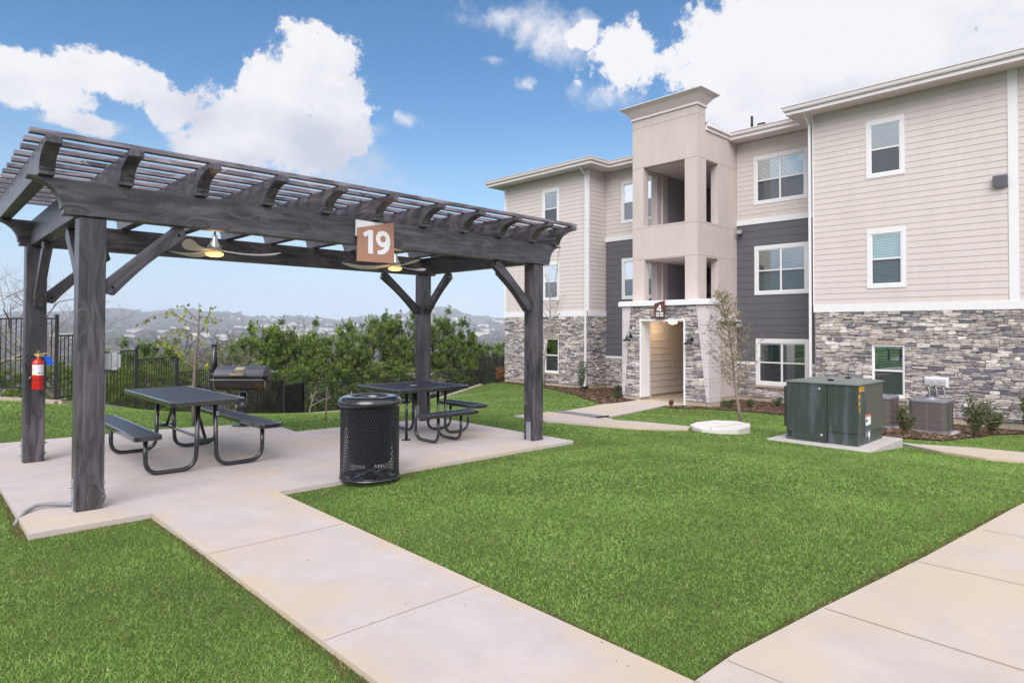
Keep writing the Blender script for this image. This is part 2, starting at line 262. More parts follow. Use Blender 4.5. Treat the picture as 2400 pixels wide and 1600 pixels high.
# ------------------------------------------------------------------ helpers
class MB:
    def __init__(s): s.v = []; s.f = []; s.c = []; s.sm = []
    def quad(s, a, b, c, d, col=None, sm=False):
        i = len(s.v); s.v += [tuple(a), tuple(b), tuple(c), tuple(d)]; s.f.append((i, i+1, i+2, i+3)); s.c.append(col); s.sm.append(sm)
    def tri(s, a, b, c, col=None):
        i = len(s.v); s.v += [tuple(a), tuple(b), tuple(c)]; s.f.append((i, i+1, i+2)); s.c.append(col); s.sm.append(False)
    def add(s, vs, fs, col=None, sm=False):
        i = len(s.v); s.v += [tuple(v) for v in vs]
        for f in fs: s.f.append(tuple(j+i for j in f)); s.c.append(col); s.sm.append(sm)
    def box(s, a, b, col=None, M=None):
        x0, y0, z0 = a; x1, y1, z1 = b
        vs = [(x0,y0,z0),(x1,y0,z0),(x1,y1,z0),(x0,y1,z0),(x0,y0,z1),(x1,y0,z1),(x1,y1,z1),(x0,y1,z1)]
        if M: vs = [M @ Vector(v) for v in vs]
        s.add(vs, [(0,3,2,1),(4,5,6,7),(0,1,5,4),(1,2,6,5),(2,3,7,6),(3,0,4,7)], col); return s
    def bar(s, p, q, w, h=None, col=None, up=(0,0,1)):
        p, q = Vector(p), Vector(q); h = h or w; d = (q-p).normalized(); u = Vector(up)
        if abs(d.dot(u)) > 0.99: u = Vector((1,0,0))
        sx = d.cross(u).normalized(); sy = sx.cross(d)
        vs = []
        for c in (p, q):
            for a, b in ((-1,-1),(1,-1),(1,1),(-1,1)): vs.append(c + sx*a*w/2 + sy*b*h/2)
        s.add(vs, [(0,1,2,3),(7,6,5,4),(0,4,5,1),(1,5,6,2),(2,6,7,3),(3,7,4,0)], col); return s
    def tube(s, pts, r, n=8, col=None, cap=True):
        pts = [Vector(p) for p in pts]; rs = r if isinstance(r, (list, tuple)) else [r]*len(pts)
        vs = []; fs = []; prev = None
        for i, p in enumerate(pts):
            d = ((pts[min(i+1, len(pts)-1)] - pts[max(i-1, 0)])).normalized()
            if prev is None:
                u = Vector((0,0,1)) if abs(d.z) < 0.9 else Vector((1,0,0)); a = d.cross(u).normalized()
            else:
                a = (prev - d*prev.dot(d)); a = a.normalized() if a.length > 1e-6 else d.orthogonal().normalized()
            prev = a; b = d.cross(a)
            for k in range(n):
                t = 2*math.pi*k/n; vs.append(p + (a*math.cos(t) + b*math.sin(t))*rs[i])
        for i in range(len(pts)-1):
            for k in range(n): k2 = (k+1) % n; fs.append((i*n+k, i*n+k2, (i+1)*n+k2, (i+1)*n+k))
        s.add(vs, fs, col, True)
        if cap:
            j = len(s.v) - len(vs); s.f.append(tuple(j+k for k in reversed(range(n)))); s.c.append(col); s.sm.append(False)
            s.f.append(tuple(j+(len(pts)-1)*n+k for k in range(n))); s.c.append(col); s.sm.append(False)
        return s
    def lathe(s, prof, n=24, M=None, sm=True):
        vs = []; fs = []
        for r, z in prof:
            for k in range(n):
                t = 2*math.pi*k/n; v = Vector((r*math.cos(t), r*math.sin(t), z)); vs.append(M @ v if M else v)
        for i in range(len(prof)-1):
            for k in range(n): k2 = (k+1) % n; fs.append((i*n+k, i*n+k2, (i+1)*n+k2, (i+1)*n+k))
        s.add(vs, fs, None, sm); return s
    def prism(s, poly, d0, d1, axes='xz'):
        """poly in 2 axes, extruded along the third"""
        def P(a, b, d):
            return {'xz': (a, d, b), 'yz': (d, a, b), 'xy': (a, b, d)}[axes]
        n = len(poly); vs = [P(a, b, d0) for a, b in poly] + [P(a, b, d1) for a, b in poly]
        fs = [tuple(range(n)), tuple(reversed(range(n, 2*n)))] + [(i, i+n, (i+1) % n + n, (i+1) % n) for i in range(n)]
        s.add(vs, fs); return s
    def mesh(s, name, material, bevel=0):
        me = bpy.data.meshes.new(name); me.from_pydata(s.v, [], s.f); me.update()
        me.polygons.foreach_set('use_smooth', s.sm)
        if any(c is not None for c in s.c):
            at = me.color_attributes.new('tint', 'FLOAT_COLOR', 'CORNER'); arr = np.ones((len(me.loops), 4), dtype=np.float32)
            k = 0
            for f, c in zip(s.f, s.c):
                if c is not None: arr[k:k+len(f), :3] = c
                k += len(f)
            at.data.foreach_set('color', arr.ravel())
        bm = bmesh.new(); bm.from_mesh(me)
        if len(s.f) < 60000: bmesh.ops.recalc_face_normals(bm, faces=bm.faces) if all(c is None for c in s.c) else None
        bm.to_mesh(me); bm.free()
        me.materials.append(material); return me

def tag(o, label=None, cat=None, group=None, kind=None):
    if label: o['label'] = label
    if cat: o['category'] = cat
    if group: o['group'] = group
    if kind: o['kind'] = kind
    return o
def thing(name, label, cat, loc=(0,0,0), rotz=0, group=None):
    o = bpy.data.objects.new(name, None); COL.objects.link(o); o.location = loc; o.rotation_euler = (0,0,rotz); o.empty_display_size = 0.2
    return tag(o, label, cat, group)
def wm(o):
    m = Matrix.LocRotScale(o.location, o.rotation_euler, o.scale)
    return wm(o.parent) @ o.matrix_parent_inverse @ m if o.parent else m
def obj(name, mb, m, parent=None, loc=(0,0,0), rot=(0,0,0), world=True, bevel=0, seg=2):
    """mesh coordinates are world coordinates unless world=False (then local to the parent)"""
    me = mb if isinstance(mb, bpy.types.Mesh) else mb.mesh(name, MT[m] if isinstance(m, str) else m)
    o = bpy.data.objects.new(name, me); COL.objects.link(o); o.location = loc; o.rotation_euler = rot
    if parent:
        o.parent = parent
        if world: o.matrix_parent_inverse = wm(parent).inverted()
    if bevel:
        b = o.modifiers.new('bevel', 'BEVEL'); b.width = bevel; b.segments = seg; b.limit_method = 'ANGLE'; b.angle_limit = R(40)
    return o
def struct(name, mb, m, label=None): 
    o = obj(name, mb, m); o['kind'] = 'structure'
    if label: o['label'] = label
    return o
def copy_tree(o, parent=None):
    c = o.copy(); COL.objects.link(c)
    if parent: c.parent = parent
    for ch in list(o.children): copy_tree(ch, c)
    return c
def text_mesh(body, size, extr=0.002, offset=0.0, align='CENTER'):
    cu = bpy.data.curves.new('t', 'FONT'); cu.body = body; cu.size = size; cu.extrude = extr; cu.offset = offset; cu.align_x = align; cu.align_y = 'CENTER'; cu.resolution_u = 4
    to = bpy.data.objects.new('t', cu); COL.objects.link(to); dg = bpy.context.evaluated_depsgraph_get(); dg.update()
    me = bpy.data.meshes.new_from_object(to.evaluated_get(dg)); bpy.data.objects.remove(to); return me
def inpoly(x, y, poly):
    x = np.asarray(x); y = np.asarray(y); c = np.zeros(x.shape, bool); n = len(poly); j = n-1
    for i in range(n):
        xi, yi = poly[i][:2]; xj, yj = poly[j][:2]
        c ^= ((yi > y) != (yj > y)) & (x < (xj-xi)*(y-yi)/(yj-yi+1e-12)+xi); j = i
    return c

# ------------------------------------------------------------------ ground
CT=[(-12,-12,0),(0,-12,0),(8,-12,0),(-12,0,0),(-12,10,.05),(0,0,0),(3,0,0),(7,0,0),(0,4,0),(3,3,0),(7,3.5,0),(0,8,0),(0,11,0.02),(.5,6,0),(3,5,0),(6.8,5.8,-.01),(6.8,9.3,-.03),(4,10,-.02),(1,11,0),
(-4,15,.15),(1.3,16,.16),(2.2,15.2,.1),(4.0,17,-.42),(6.5,19.4,-1.0),(8.6,19.4,-1.25),(10.4,21.5,-1.5),(13,22,-1.6),(17,22.6,-1.6),(20.3,23.3,-1.15),
(9,16,-.75),(12,18,-1.0),(16,20,-1.1),(6.5,13.5,-.33),(3.5,13,-.1),
(10,6,-.24),(10,3,-.24),(10,10,-.3),(14,6,-.56),(14,2,-.56),(14,10,-.6),(14,14,-.7),(18,6,-.88),(18,2,-.88),(18,10,-.9),(18,15,-.93),(18,19,-1.0),(21,0,-1.04),(21,5,-1.03),(22,10,-1.0),(19.5,10.5,-.99),(20,13,-.97),(19.5,14.5,-.97),(21,17.5,-.97),(21,20,-.98),(21,22.5,-.98),
(12,-6,-.3),(18,-6,-.8),(26,-6,-1.1),(26,8,-1.1),(26,20,-1.1)]
CT=np.array(CT,float)
nc = len(CT); PP = np.c_[np.ones(nc), CT[:, :2]]
def U(r2): return np.where(r2 > 1e-9, r2*np.log(r2+1e-12), 0)
d2 = ((CT[:, None, :2]-CT[None, :, :2])**2).sum(-1)
AA = np.zeros((nc+3, nc+3)); AA[:nc, :nc] = U(d2)+.5*np.eye(nc); AA[:nc, nc:] = PP; AA[nc:, :nc] = PP.T
WW = np.linalg.solve(AA, np.r_[CT[:, 2], 0, 0, 0])
def gz(x, y):
    x = np.asarray(x, float); y = np.asarray(y, float); sh = x.shape; x = x.ravel(); y = y.ravel(); out = np.empty(x.shape)
    for i in range(0, len(x), 20000):
        xx = x[i:i+20000]; yy = y[i:i+20000]
        r2 = (xx[:, None]-CT[:, 0])**2 + (yy[:, None]-CT[:, 1])**2
        out[i:i+20000] = U(r2) @ WW[:nc] + WW[nc] + WW[nc+1]*xx + WW[nc+2]*yy
    return out.reshape(sh)
def g1(x, y): return float(gz(np.array([x]), np.array([y]))[0])
FX = np.array([-60., -5, .47, 2.18, 3.1, 3.98, 5.24, 6.49, 7.51, 8.88, 10.46, 13.33, 16.47, 20.29, 21.2, 40]); FY = np.array([50., 23.3, 17.15, 15.22, 16.15, 16.96, 18.25, 19.41, 19.53, 19.89, 21.83, 22.55, 23.0, 23.49, 22.62, 24])
def G(x, y):
    x = np.asarray(x, float); y = np.asarray(y, float); yf = np.interp(x, FX, FY) + 0.35
    xi = np.clip(x, -13, 27); yi = np.clip(np.minimum(y, yf), -13, 24)
    z = gz(xi, yi) - 0.03
    t = np.maximum(y - yf, 0)
    w = np.clip(1-np.maximum(np.maximum(.7-x, x-7.08), np.maximum(5.97-y, y-10.95))/1.2, 0, 1); w = w*w*(3-2*w); zs = -.0115*np.clip(x-.7, 0, 6.4)-.045
    z = z*(1-w) + np.minimum(z, zs)*w
    return np.maximum(z - np.where(t < 14, .24*t, 3.36 + .13*(t-14)), -48)
def G0(x, y): return float(G(np.array([x]), np.array([y]))[0])
def axis(lo, hi, st, far):
    a = list(np.arange(lo, hi+1e-6, st)); s = st; v = a[-1]
    while v < far: s *= 1.22; v += s; a.append(v)
    s = st; v = a[0]
    while v > -far: s *= 1.22; v -= s; a.insert(0, v)
    return np.array(a)
gx = axis(-8, 28, .4, 5200); gy = axis(-6, 28, .4, 5200)
X, Y = np.meshgrid(gx, gy); Z = G(X, Y)
nb = noise
def grid_mesh(name, X, Y, Z, material):
    h, w = X.shape; me = bpy.data.meshes.new(name); idx = np.arange(h*w).reshape(h, w)
    f = np.stack([idx[:-1, :-1], idx[:-1, 1:], idx[1:, 1:], idx[1:, :-1]], -1).reshape(-1, 4)
    me.vertices.add(h*w); me.vertices.foreach_set('co', np.stack([X, Y, Z], -1).astype(np.float32).ravel())
    me.loops.add(f.size); me.loops.foreach_set('vertex_index', f.ravel().astype(np.int32)); me.polygons.add(len(f)); me.polygons.foreach_set('loop_start', np.arange(0, f.size, 4, dtype=np.int32))
    me.update(calc_edges=True); me.polygons.foreach_set('use_smooth', np.ones(len(f), bool)); me.materials.append(material); return me
o = obj('ground', grid_mesh('ground', X, Y, Z, MT['lawn']), None); tag(o, 'green sloping lawn around the picnic patio', kind='structure')

# hills: polar sheet; ridge profile (azimuth, elevation)
HP = np.array([(-3.2,.012),(-1.2,.018),(-.4,.02),(.0,.018),(.0853,.0171),(.1018,.0184),(.1274,.0178),(.165,.021),(.1972,.026),(.218,.0258),(.239,.0195),(.2717,.0289),(.3112,.0241),(.3466,.021),(.3562,.0242),(.3711,.0188),(.4101,.0167),(.4583,.0177),(.4973,.0129),(.5193,.0163),(.5686,.0219),(.5978,.0247),(.625,.031),(.6439,.035),(.6585,.0358),(.675,.030),(.6946,.0226),(.7268,.0173),(.7517,.0174),(1.2,.015),(3.2,.012)])
def hillz(az, r):
    e = np.interp(az, HP[:, 0], HP[:, 1]) + .0012*np.sin(az*63)+.0008*np.sin(az*131+1)
    E_ = np.interp(r, [300, 700, 1200, 1900, 2600, 3300, 3700, 4300], [-.20, -.062, -.026, -.008, .25, .8, 1.0, .6])
    el = np.where(r < 1900, E_, np.where(r < 2600, -.008 + (r-1900)/700*(.008+.25*e), E_*e))
    w = .0030*np.sin(az*23+r*.0021)+.0022*np.sin(az*47-r*.0033+2)+.0012*np.sin(az*90+r*.006)
    el = el + w*np.clip((3600-r)/1500, 0, 1)*np.clip((r-500)/400, 0, 1)
    return 1.55 + el*r
az = np.linspace(-math.pi, math.pi, 900); rr = np.concatenate([np.linspace(300, 3700, 70), [3850, 4000, 4300]])
AZg, RRg = np.meshgrid(az, rr); Hz = hillz(AZg, RRg)
o = obj('hills', grid_mesh('hills', RRg*np.sin(AZg), RRg*np.cos(AZg), Hz, MT['hill']), None); tag(o, 'hazy scrub covered hills on the horizon', kind='structure')

# paved sheets that follow the ground
def sheet(name, poly, top, m, thick=0.0, step=.5, label=None, kind='structure', flat=False, parent=None):
    bm = bmesh.new(); vs = [bm.verts.new((p[0], p[1], 0)) for p in poly]; f = bm.faces.new(vs)
    if f.normal.z < 0 or True: bm.normal_update()
    bmesh.ops.triangulate(bm, faces=bm.faces[:])
    xs = [p[0] for p in poly]; ys = [p[1] for p in poly]
    if step:
        for a, n_ in ((0, (1,0,0)), (1, (0,1,0))):
            lo, hi = (min(xs), max(xs)) if a == 0 else (min(ys), max(ys)); c = lo+step
            while c < hi:
                co = (c,0,0) if a == 0 else (0,c,0); bmesh.ops.bisect_plane(bm, geom=bm.verts[:]+bm.edges[:]+bm.faces[:], plane_co=co, plane_no=n_); c += step
    fn = top if callable(top) else (lambda x, y: top)
    for v in bm.verts: v.co.z = fn(v.co.x, v.co.y)
    bmesh.ops.recalc_face_normals(bm, faces=bm.faces)
    if sum(f.normal.z for f in bm.faces) < 0: bmesh.ops.reverse_faces(bm, faces=bm.faces)
    if thick:
        be = [e for e in bm.edges if e.is_boundary]; r = bmesh.ops.extrude_edge_only(bm, edges=be)
        for v in [g for g in r['geom'] if isinstance(g, bmesh.types.BMVert)]: v.co.z -= thick
        bmesh.ops.recalc_face_normals(bm, faces=bm.faces)
        if sum(f.normal.z for f in bm.faces if abs(f.normal.z) > .5) < 0: bmesh.ops.reverse_faces(bm, faces=bm.faces)
    me = bpy.data.meshes.new(name); bm.to_mesh(me); bm.free(); me.materials.append(MT[m])
    o = obj(name, me, None, parent=parent)
    if kind: o['kind'] = kind
    if label: o['label'] = label
    return o
def SZ(x): return -.0115*max(0, x-.7)
SLAB = [(.70,5.97),(1.54,5.985),(2.60,6.0),(7.08,6.08),(7.08,9.35),(4.40,9.42),(4.45,10.0),(4.1,10.7),(3.0,10.95),(.70,10.95)]
sheet('patio', SLAB, lambda x, y: SZ(x), 'concrete', .12, None, 'pale concrete patio slab under the pergola')
PATH1 = [(1.53,5.981),(1.53,-3),(2.55,-3),(2.55,1.48),(2.60,5.996)]
def edge_stain():
    m = MT['concrete'].copy(); m.name = 'walk_concrete'; t = m.node_tree; b = t.nodes['Principled BSDF']; src = b.inputs['Base Color'].links[0].from_socket
    co = t.nodes.new('ShaderNodeTexCoord'); sp = t.nodes.new('ShaderNodeSeparateXYZ'); t.links.new(co.outputs['Object'], sp.inputs[0])
    def mm(op, a, b_, cl=False):
        n = t.nodes.new('ShaderNodeMath'); n.operation = op; n.use_clamp = cl
        for i, v in enumerate((a, b_)):
            if isinstance(v, (int, float)): n.inputs[i].default_value = v
            else: t.links.new(v, n.inputs[i])
        return n.outputs[0]
    d = mm('ABSOLUTE', mm('SUBTRACT', sp.outputs[0], 2.04), 0); nz = t.nodes.new('ShaderNodeTexNoise'); nz.inputs['Scale'].default_value = 3.2; nz.inputs['Detail'].default_value = 7; t.links.new(co.outputs['Object'], nz.inputs['Vector'])
    f = mm('MULTIPLY', mm('SUBTRACT', mm('ADD', d, mm('MULTIPLY', mm('SUBTRACT', nz.outputs['Fac'], .5), .55)), .40), 7.0, True); f = mm('MULTIPLY', f, .65)
    mx_ = t.nodes.new('ShaderNodeMix'); mx_.data_type = 'RGBA'; t.links.new(f, mx_.inputs[0]); t.links.new(src, mx_.inputs[6]); mx_.inputs[7].default_value = (.56, .44, .32, 1); t.links.new(mx_.outputs[2], b.inputs['Base Color']); MT['concrete_edge'] = m
edge_stain()
sheet('path', PATH1, lambda x, y: -.004, 'concrete_edge', .12, None, 'straight concrete walk leading to the patio')
RW = [(2.554,-3),(2.554,1.485),(2.9,1.48),(3.74,1.38),(4.6,1.265),(5.1,1.20),(6.1,1.09),(7.4,.95),(9,.78),(12,.46),(15,.14),(15,-3)]
def wz(x, y): return G0(min(x,14), y)+.03
sheet('pavement', RW, lambda x, y: -.004 if x < 7 else -.004-.012*(x-7), 'concrete_warm', .12, .8, 'wide concrete pavement in the right foreground')
PA = [(8.72,9.03),(10.81,10.03),(11.51,10.2),(15.55,12.17),(18.77,13.17),(19.3,13.45),(19.8,13.45),(19.8,11.4),(18.89,11.36),(18.0,11.5),(10.79,8.36),(10.41,7.82),(10.69,7.43),(11.02,6.5),(10.35,6.15),(9.33,6.49),(8.9,7.09),(8.45,7.92)]
sheet('entry_path', PA, lambda x, y: max(G0(x, y)+.035, -.965) if x > 18 else G0(x, y)+.035, 'concrete_warm', .1, .6, 'concrete walk curving to the building entrance')
PB = [(13.06,3.52),(13.07,3.22),(13.8,2.47),(14.1,1.5),(14.2,.2),(12.2,.2),(12.13,1.3),(11.79,1.98),(12.08,2.6),(12.72,3.23)]
sheet('side_path', PB, lambda x, y: G0(x, y)+.04, 'concrete_warm', .1, .6, 'narrow strip of concrete walk beyond the transformer')
ME1 = [(20.9,23.1),(20.65,22.05),(20.6,20.6),(20.28,19.04),(18.44,15.61),(15.9,12.42),(18.77,13.25),(19.4,13.6),(19.4,14.0),(22.2,14.0),(22.2,17.2),(21.0,17.2),(21.0,23.1)]
sheet('mulch_bed', ME1, lambda x, y: G0(x, y)+.026, 'mulch', 0, .4, 'brown bark mulch bed left of the entrance')
ME2 = [(17.0,10.95),(16.96,10.65),(18.3,10.1),(18.76,9.16),(18.6,7.9),(17.9,6.3),(16.2,5.0),(14.14,4.04),(14.64,3.71),(15.1,3.25),(17.37,3.15),(19.04,2.99),(20.16,2.6),(20.4,0.5),(20.4,-3),(21.0,-3),(21.0,8.0),(22.2,8.0),(22.2,11.2),(19.4,11.2)]
sheet('mulch_bed', ME2, lambda x, y: G0(x, y)+.026, 'mulch', 0, .4, 'brown bark mulch bed along the right wing')
# joints in the concrete
jm = MB()
def joint(p, q, w=.006, z=.0015, base=-.004):
    a = Vector((*p, base+z)); b = Vector((*q, base+z)); d = (b-a).normalized(); s = Vector((-d.y, d.x, 0))*w/2; jm.quad(a-s, b-s, b+s, a+s)
joint((1.53,4.62),(2.55,4.60), .007); joint((1.53,2.95),(2.55,2.93)); joint((1.53,1.42),(2.55,1.48)); joint((1.53,-.2),(2.55,-.2)); joint((2.552,1.48),(2.552,-2.9),.008)
joint((3.74,1.37),(3.66,-2.6), .013); joint((2.82,1.47),(2.80,-2.8), .008); joint((4.95,1.21),(5.0,-2.5), .008); joint((6.1,1.05),(6.2,-2.5), .008)
o = obj('pavement_joints', jm, 'joint'); tag(o, 'thin dark joints cut across the concrete walks', kind='structure')

# ------------------------------------------------------------------ pergola
PG = thing('pergola', 'large dark stained timber pergola with slatted top over the picnic tables', 'pergola', (3.9, 7.8, 0))
def beamx(name, length, w, h, loc, rz=0, pts=None, bevel=.006):
    """timber with local X along its length"""
    mb = MB()
    if pts: mb.prism(pts, -w/2, w/2, 'xz')
    else: mb.box((0, -w/2, -h/2), (length, w/2, h/2))
    return obj(name, mb, 'wood', PG, loc=loc, rot=(0, 0, rz), bevel=bevel)
def ogee(L0, L1, tz, bz, s0, s1, tip=.02, lift=.05, n=10, tipw=.0):
    """beam profile in (x,z): long top from L0 to L1, shorter bottom s0..s1, concave cut ends"""
    pts = []
    def arc(xa, za, xb, zb):   # concave quarter ellipse from tip (xa,za) to foot (xb,zb)
        out = []
        for i in range(n+1):
            t = i/n*math.pi/2; out.append((xb + (xa-xb)*(1-math.sin(t)), za + (zb-za)*(1-math.cos(t))) )
        return out
    left = [(L0, tz), (L0, tz-tip)] + arc(L0, tz-tip, s0-.012, bz+lift)[1:] + [(s0, bz+lift*.9), (s0, bz)]
    right = [(L1, tz), (L1, tz-tip)] + arc(L1, tz-tip, s1+.012, bz+lift)[1:] + [(s1, bz+lift*.9), (s1, bz)]
    return left + list(reversed(right))
def post(x, y, z1=2.5):
    mb = MB(); mb.box((0, -.1, -.1), (z1-SZ(x)+.0, .1, .1)); o = obj('post', mb, 'wood', PG, loc=(x+.1, y+.1, SZ(x)), rot=(0, R(-90), 0), bevel=.008); return o
for x, y in ((1.065, 6.415), (6.59, 6.415), (1.01, 9.14), (6.57, 9.14)): post(x, y, 2.497)
for yy in (6.46, 9.25):
    mb = MB(); mb.prism(ogee(.70, 7.15, 2.795, 2.50, .95, 6.905), -.065, .065, 'xz'); obj('beam', mb, 'wood', PG, loc=(0, yy, 0), bevel=.005)
for xx in (1.11, 6.66):
    mb = MB(); mb.box((0, -.06, 2.502), (2.66, .06, 2.79)); obj('side_beam', mb, 'wood', PG, loc=(xx, 6.527, 0), rot=(0, 0, R(90)), bevel=.005)
RX = [.825, 1.395, 2.02, 2.66, 3.305, 3.93, 4.60, 5.24, 5.88, 6.51, 7.0]
for xx in RX:
    mb = MB(); mb.prism(ogee(6.0, 9.72, 3.04, 2.797, 6.33, 9.39, tip=.055, lift=.04), -.055, .055, 'xz'); obj('rafter', mb, 'raftwood', PG, loc=(xx, 0, 0), rot=(0, 0, R(90)), bevel=.005)
for i in range(13):
    yy = 6.045 + i*.2905
    mb = MB(); mb.box((0, -.034, 0), (6.40, .034, .040)); obj('slat', mb, 'slatwood', PG, loc=(.675 + random.uniform(-.012, .012), yy, 3.042), bevel=.003)
def brace(p, q, w=.14, d=.085, ax='x'):
    """knee brace with plumb ends, p low at the post, q high under the beam; local X along the brace"""
    p, q = Vector(p), Vector(q); L_ = (q-p).length; mb = MB(); h = w/2
    n = 8; low = [(L_*t, -h + .028*math.sin(math.pi*t)) for t in [i/n for i in range(n+1)]]
    pts = [(-h*.9, h*.2), (-.02, -h)] + low[1:-1] + [(L_+.02, -h), (L_+h*.9, h*.2), (L_, h), (0, h)]
    mb.prism(pts, -d/2, d/2, 'xz')
    o = obj('brace', mb, 'wood', PG, loc=p, bevel=.006); dirv = (q-p).normalized(); y = Vector((0,1,0)) if ax == 'x' else Vector((-1,0,0)); 
    z = dirv.cross(y).normalized(); m = Matrix((dirv, y, z)).transposed().to_4x4()
    if z.z < 0: m = Matrix((dirv, -y, -z)).transposed().to_4x4()
    o.rotation_euler = m.to_euler(); 
    for t in (.02, L_-.02):
        b = MB(); b.lathe([(0, 0), (.011, 0), (.011, .006), (.005, .009), (0, .009)], 8); 
        k = obj('bolt', b, 'dk', PG, loc=m.to_3x3() @ Vector((t, -d/2-.0035, -.01)) + p, rot=(R(90), 0, 0) if ax == 'x' else (0, R(-90), 0))
    return o
brace((1.30, 6.49, 1.90), (1.86, 6.49, 2.44)); brace((6.55, 6.49, 1.87), (5.92, 6.49, 2.44)); brace((1.24, 9.24, 1.90), (1.80, 9.24, 2.44)); brace((6.53, 9.24, 1.87), (5.86, 9.24, 2.44))
brace((1.14, 6.65, 1.90), (1.14, 7.23, 2.44), ax='y'); brace((1.12, 9.10, 1.85), (1.12, 8.50, 2.44), ax='y'); brace((6.68, 6.65, 1.87), (6.68, 7.25, 2.44), ax='y'); brace((6.66, 9.10, 1.87), (6.66, 8.50, 2.44), ax='y')
# galvanised post bases
for x, y in ((1.065, 6.415), (6.59, 6.415), (1.01, 9.14), (6.57, 9.14)):
    for s, xx in ((-1, x), (1, x+.2)):
        b = MB(); z0 = SZ(x); b.box((xx+(s*.0015 if s > 0 else -.0065), y+.055, z0), (xx+(.0065 if s > 0 else -.0015), y+.145, z0+.27))
        k = obj('post_bracket', b, 'galv', PG)
        for zz in (.08, .2):
            bb = MB(); bb.tube([(xx+s*.0065, y+.1, z0+zz), (xx+s*.03, y+.1, z0+zz)], .012, 6); obj('bolt', bb, 'galv', k)

# ceiling fans
def fan(x, y, rot, label):
    t = thing('ceiling_fan', label, 'ceiling fan', (x, y, 2.36), rot, 'ceiling fans under the pergola')
    m = MB(); m.tube([(0,0,.26), (0,0,.44)], .011, 8); m.lathe([(0, .44), (.062, .44), (.055, .405), (.02, .385), (0, .385)], 20); obj('downrod', m, 'rubber', t, world=False)
    m = MB(); m.lathe([(.0, .285), (.022, .285), (.03, .24), (.05, .19), (.082, .145), (.080, .12), (.078, .075), (0, .075)], 28); obj('motor_housing', m, 'fansilver', t, world=False)
    m = MB(); m.lathe([(0, .030), (.06, .032), (.090, .042), (.098, .055), (.098, .072), (0, .072)], 28); obj('light', m, 'lamp', t, world=False)
    pm = None
    for k in range(3):
        a = R(120*k); top = []; n = 14
        m = MB(); rows = []
        for i in range(n+1):
            s = i/n; r = .07 + .68*s; w = .055 + .085*math.sin(min(1, s*1.25)*math.pi*.62)**1.2 if s < .8 else (.055+.085)*math.cos((s-.8)/.2*math.pi*.42)
            w = max(w*.55, .02); sweep = -.10*math.sin(s*math.pi*.8); z = .105 - .05*math.sin(s*math.pi*.75) + .055*s*s; pitch = R(16)*(1-.5*s)
            rows.append([(r, sweep - w*math.cos(pitch), z - w*math.sin(pitch)), (r, sweep + w*math.cos(pitch), z + w*math.sin(pitch))])
        th = .007
        for i in range(n):
            (a0, b0), (a1, b1) = rows[i], rows[i+1]; up = lambda p: (p[0], p[1], p[2]+th)
            m.quad(a0, b0, b1, a1, sm=True); m.quad(up(a0), up(a1), up(b1), up(b0), sm=True); m.quad(a0, a1, up(a1), up(a0)); m.quad(b1, b0, up(b0), up(b1))
        (a1, b1) = rows[-1]; up = lambda p: (p[0], p[1], p[2]+th); m.quad(a1, b1, up(b1), up(a1))
        obj('blade', m, 'fanwood', t, world=False, rot=(0, 0, a))
    return t
# ------------------------------------------------------------------ pergola sign
def put_text(body, size, parent, loc, rot, m, extr=.003, off=0., name='lettering', scale=(1,1,1)):
    me = text_mesh(body, size, extr, off); me.materials.clear(); me.materials.append(MT[m]); o = bpy.data.objects.new(name, me); COL.objects.link(o)
    o.parent = parent; o.matrix_parent_inverse = wm(parent).inverted(); o.location = loc; o.rotation_euler = rot; o.scale = scale; return o
fan(2.63, 7.80, R(-4), 'ceiling fan with lit lamp nearer the left end of the pergola')
fan(5.13, 7.80, R(26), 'ceiling fan with lit lamp behind the copper number sign')
t = thing('number_sign', 'copper coloured sign with a slanted top and white number 19 on the pergola beam', 'sign', (3.9, 6.38, 2.55))
m = MB(); m.prism([(3.668, 2.60), (3.80, 2.60), (4.06, 2.775), (3.668, 2.78)], 6.368, 6.388, 'xz'); obj('backing_panel', m, 'white', t)
m = MB(); m.prism([(3.672, 2.31), (4.165, 2.318), (4.150, 2.80), (3.680, 2.688)], 6.345, 6.364, 'xz'); obj('face_panel', m, 'copper', t, bevel=.002)
def ribbon(mb, pts, w, P, th=.004):
    n = len(pts); V = [Vector(q) for q in pts]; L_ = []; R_ = []
    for i in range(n):
        d = (V[min(i+1, n-1)]-V[max(i-1, 0)]).normalized(); s = Vector((-d.y, d.x))*(w[i] if isinstance(w, list) else w)/2; L_.append(V[i]+s); R_.append(V[i]-s)
    for i in range(n-1):
        for off in (0, th): mb.quad(P(L_[i], off), P(L_[i+1], off), P(R_[i+1], off), P(R_[i], off))
        mb.quad(P(L_[i], 0), P(L_[i+1], 0), P(L_[i+1], th), P(L_[i], th)); mb.quad(P(R_[i], 0), P(R_[i+1], 0), P(R_[i+1], th), P(R_[i], th))
def ell(cx, cy, rx, ry, a0, a1, n=24): return [(cx+rx*math.cos(R(a0+(a1-a0)*i/n)), cy+ry*math.sin(R(a0+(a1-a0)*i/n))) for i in range(n+1)]
m = MB(); PS = lambda q, off: (3.742+q[0], 6.3445-off, 2.405+q[1])
ribbon(m, [(.098, 0), (.098, .270)], .062, PS); ribbon(m, [(.010, .205), (.090, .250)], .050, PS, .0052)
obj('digit_one', m, 'white', t)
m = MB(); ribbon(m, ell(.262, .182, .066, .067, 0, 360), [.056]*25, PS); ribbon(m, [(.328, .185), (.330, .135), (.312, .075), (.27, .035), (.22, .024), (.19, .024)], [.056, .056, .058, .056, .050, .046], PS, .005)
obj('digit_nine', m, 'white', t)

